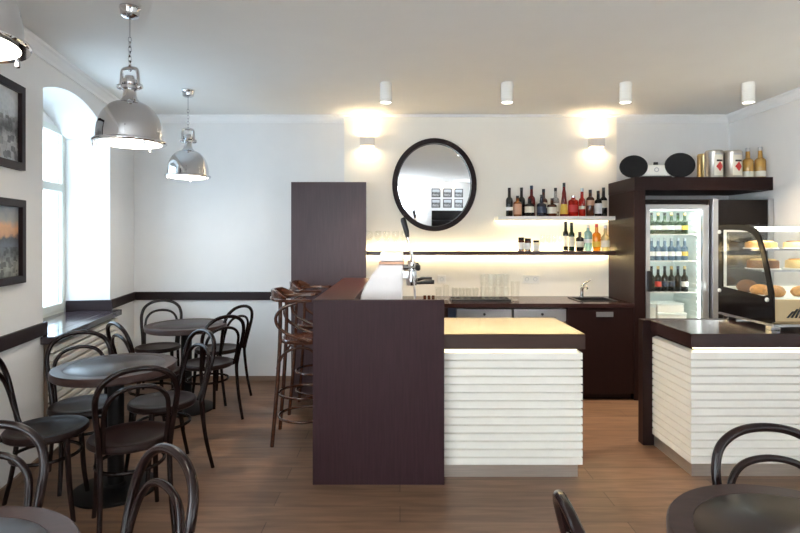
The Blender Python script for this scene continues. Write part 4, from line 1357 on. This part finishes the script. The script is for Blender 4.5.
# ------------------------------------------------------------------ espresso machine
EX, EY = -0.115, 3.80
es = thing('espresso_machine', 'pale lever espresso machine behind the end of the bar', 'coffee machine', (EX, EY, 0.898))
def E(x):
    return x - EX
side = [(E(-0.268), 0.03), (E(-0.268), 0.16), (E(-0.258), 0.215), (E(-0.235), 0.27), (E(-0.19), 0.345), (E(-0.135), 0.42), (E(0.020), 0.42), (E(0.020), 0.30), (E(0.012), 0.03)]
M['ebody'] = plain('pink_reflection_white', srgb(244, 236, 232), 0.22, amt=0.05, scale=6, coat=0.5)  # pinkish white stands for the lit wall reflected in chrome
MB().prism(side, -0.28, 0.28).build('body', M['ebody'], es, bevel=0.01)
MB().box(E(-0.140), E(0.026), -0.285, 0.285, 0.4205, 0.438).build('trim_band', plain('copper_trim', srgb(206, 158, 128), 0.35, metal=0.4), es, bevel=0.003, label='copper coloured trim band')
MB().box(E(-0.130), E(0.022), -0.275, 0.275, 0.4385, 0.50).build('cup_warmer', M['ebody'], es, bevel=0.008)
MB().box(E(-0.25), E(0.10), -0.26, 0.26, 0.0, 0.029).build('drip_tray', M['steel'], es, bevel=0.004)
for yy in (-0.13, 0.13):
    g = MB()
    g.cyl(0.036, 0.315, 0.37, (E(0.080), yy, 0), 20, bev=0.004).cyl(0.027, 0.37, 0.43, (E(0.083), yy, 0), 20, bev=0.003).cyl(0.042, 0.303, 0.325, (E(0.080), yy, 0), 20, bev=0.003)
    g.box(E(0.020), E(0.080), yy - 0.028, yy + 0.028, 0.32, 0.365)
    g.build('group_head', M['chrome'], es, smooth=True)
    gh = es.children[-1]
    MB().tube(smooth_path([(E(0.085), yy, 0.41), (E(0.085), yy, 0.47), (E(0.050), yy, 0.61)], 5), [0.013] * 5 + [0.009] * 6, seg=12).build('lever', M['chrome'], gh, smooth=True)
    MB().tube([(E(0.053), yy, 0.60), (E(0.046), yy, 0.64), (E(0.022), yy, 0.725), (E(0.018), yy, 0.735)], [0.012, 0.017, 0.019, 0.012], seg=14).build('lever_grip', M['black'], gh, smooth=True, label='black lever grip')
    MB().lathe([(0, 0.0), (0.034, 0.0), (0.038, 0.02), (0.038, 0.032), (0, 0.032)], (E(0.080), yy, 0.270), 20).build('portafilter', M['chrome'], gh, smooth=True)
    MB().tube([(E(0.11), yy, 0.286), (E(0.135), yy, 0.288), (E(0.16), yy, 0.293), (E(0.235), yy, 0.292)], [0.009, 0.013, 0.016, 0.015], seg=12).build('portafilter_handle', M['black'], gh, smooth=True, label='black portafilter handle')
    MB().lathe([(0, -0.016), (0.014, -0.016), (0.022, -0.008), (0.022, 0.010), (0.014, 0.018), (0, 0.018)], (E(0.120), yy - 0.06, 0.395), 16, 'X').build('steam_knob', M['black'], gh, smooth=True, label='black steam knob')
    MB().tube([(E(0.02), yy - 0.06, 0.395), (E(0.11), yy - 0.06, 0.395)], 0.008, seg=8).build('valve_stem', M['chrome'], gh, smooth=True)
    MB().tube(smooth_path([(E(0.085), yy - 0.07, 0.34), (E(0.10), yy - 0.08, 0.26), (E(0.105), yy - 0.085, 0.10)], 5), 0.005, seg=8).build('steam_wand', M['chrome'], gh, smooth=True)

# ------------------------------------------------------------------ rear of the room, seen in the mirror
for r_ in range(2):
    for c_ in range(3):
        cx_ = 1.05 + 0.82 * c_
        # rear wall faces +y
        picture('framed_picture', 'small framed photograph seen in the mirror, %s row, %s from the window' % (['lower', 'upper'][r_], ['first', 'second', 'third'][c_]),
                cx_ - 0.31 - BX, cx_ + 0.31 - BX, 1.20 + 0.64 * r_, 1.73 + 0.64 * r_, M['town'], (BX, YR, 0), 0, 'framed pictures on the rear wall')
sconce(1.45, 2.52, YR + 0.002, 'wall lamp seen in the mirror above the left rear pictures', -1, power=0.8)
sconce(2.30, 2.52, YR + 0.002, 'wall lamp seen in the mirror above the right rear pictures', -1, power=0.8)
bn = thing('bench', 'dark upholstered bench seen in the mirror below the rear pictures', 'bench', (2.05, YR + 0.32, 0))
MB().box(-1.3, 1.3, -0.26, 0.30, 0.08, 0.46).build('seat', M['iron'], bn, bevel=0.02)
MB().box(-1.3, 1.3, -0.30, -0.17, 0.465, 1.02).build('backrest', M['iron'], bn, bevel=0.02)
MB().box(-1.25, 1.25, -0.24, 0.26, 0.0, 0.079).build('plinth', M['black'], bn)

# ------------------------------------------------------------------ daylight
w = bpy.data.worlds.new('daylight')
SC.world = w
w.use_nodes = True
bg = w.node_tree.nodes['Background']
bg.inputs['Color'].default_value = (0.84, 0.92, 1.0, 1)
bg.inputs['Strength'].default_value = 5.0
def portal(loc, rot, sx, sy):
    d = bpy.data.lights.new('window_portal', 'AREA')
    d.shape = 'RECTANGLE'
    d.size, d.size_y = sx, sy
    o = bpy.data.objects.new('window_portal', d)
    COL.objects.link(o)
    o.location = loc
    o.rotation_euler = rot
    d.cycles.is_portal = True
    return o
# portals: area light local -Z points into the room
p = LW((WU0 + WU1) / 2, -0.45, 1.66)
portal(p, (R(90), 0, LROT + PI), 1.29, 1.6)
for ya in (BY - 1.3, BY - 3.4):
    portal((BX - 0.25, ya, 1.5), (R(90), 0, -PI / 2 + PI), 1.8, 2.0)
portal((XR + 0.25, YR + 1.5, 1.5), (R(90), 0, PI / 2 + PI), 1.4, 2.0)
portal((BX + 1.87, YR - 0.25, 1.6), (R(90), 0, PI), 0.9, 1.8)
portal((BX + 0.475, YR - 0.25, 1.4), (R(90), 0, PI), 0.75, 2.4)

# ------------------------------------------------------------------ camera and view
cd = bpy.data.cameras.new('camera')
cam = bpy.data.objects.new('camera', cd)
COL.objects.link(cam)
cam.location = (0, 0, 1.5)
cam.rotation_euler = (R(90), 0, 0)
cd.sensor_width = 36
cd.lens = 533 / 800 * 36
cd.shift_y = -(266.5 - 237) / 800
cd.clip_start = 0.02
SC.camera = cam
vs = SC.view_settings
vs.view_transform = 'Standard'
vs.look = 'None'
vs.gamma = 1.0
vs.use_curve_mapping = False
vs.exposure = 1.58
SC.cycles.max_bounces = 10
SC.cycles.diffuse_bounces = 6
SC.cycles.transparent_max_bounces = 24
SC.cycles.transmission_bounces = 8
SC.cycles.sample_clamp_indirect = 8
SC.cycles.use_denoising = True
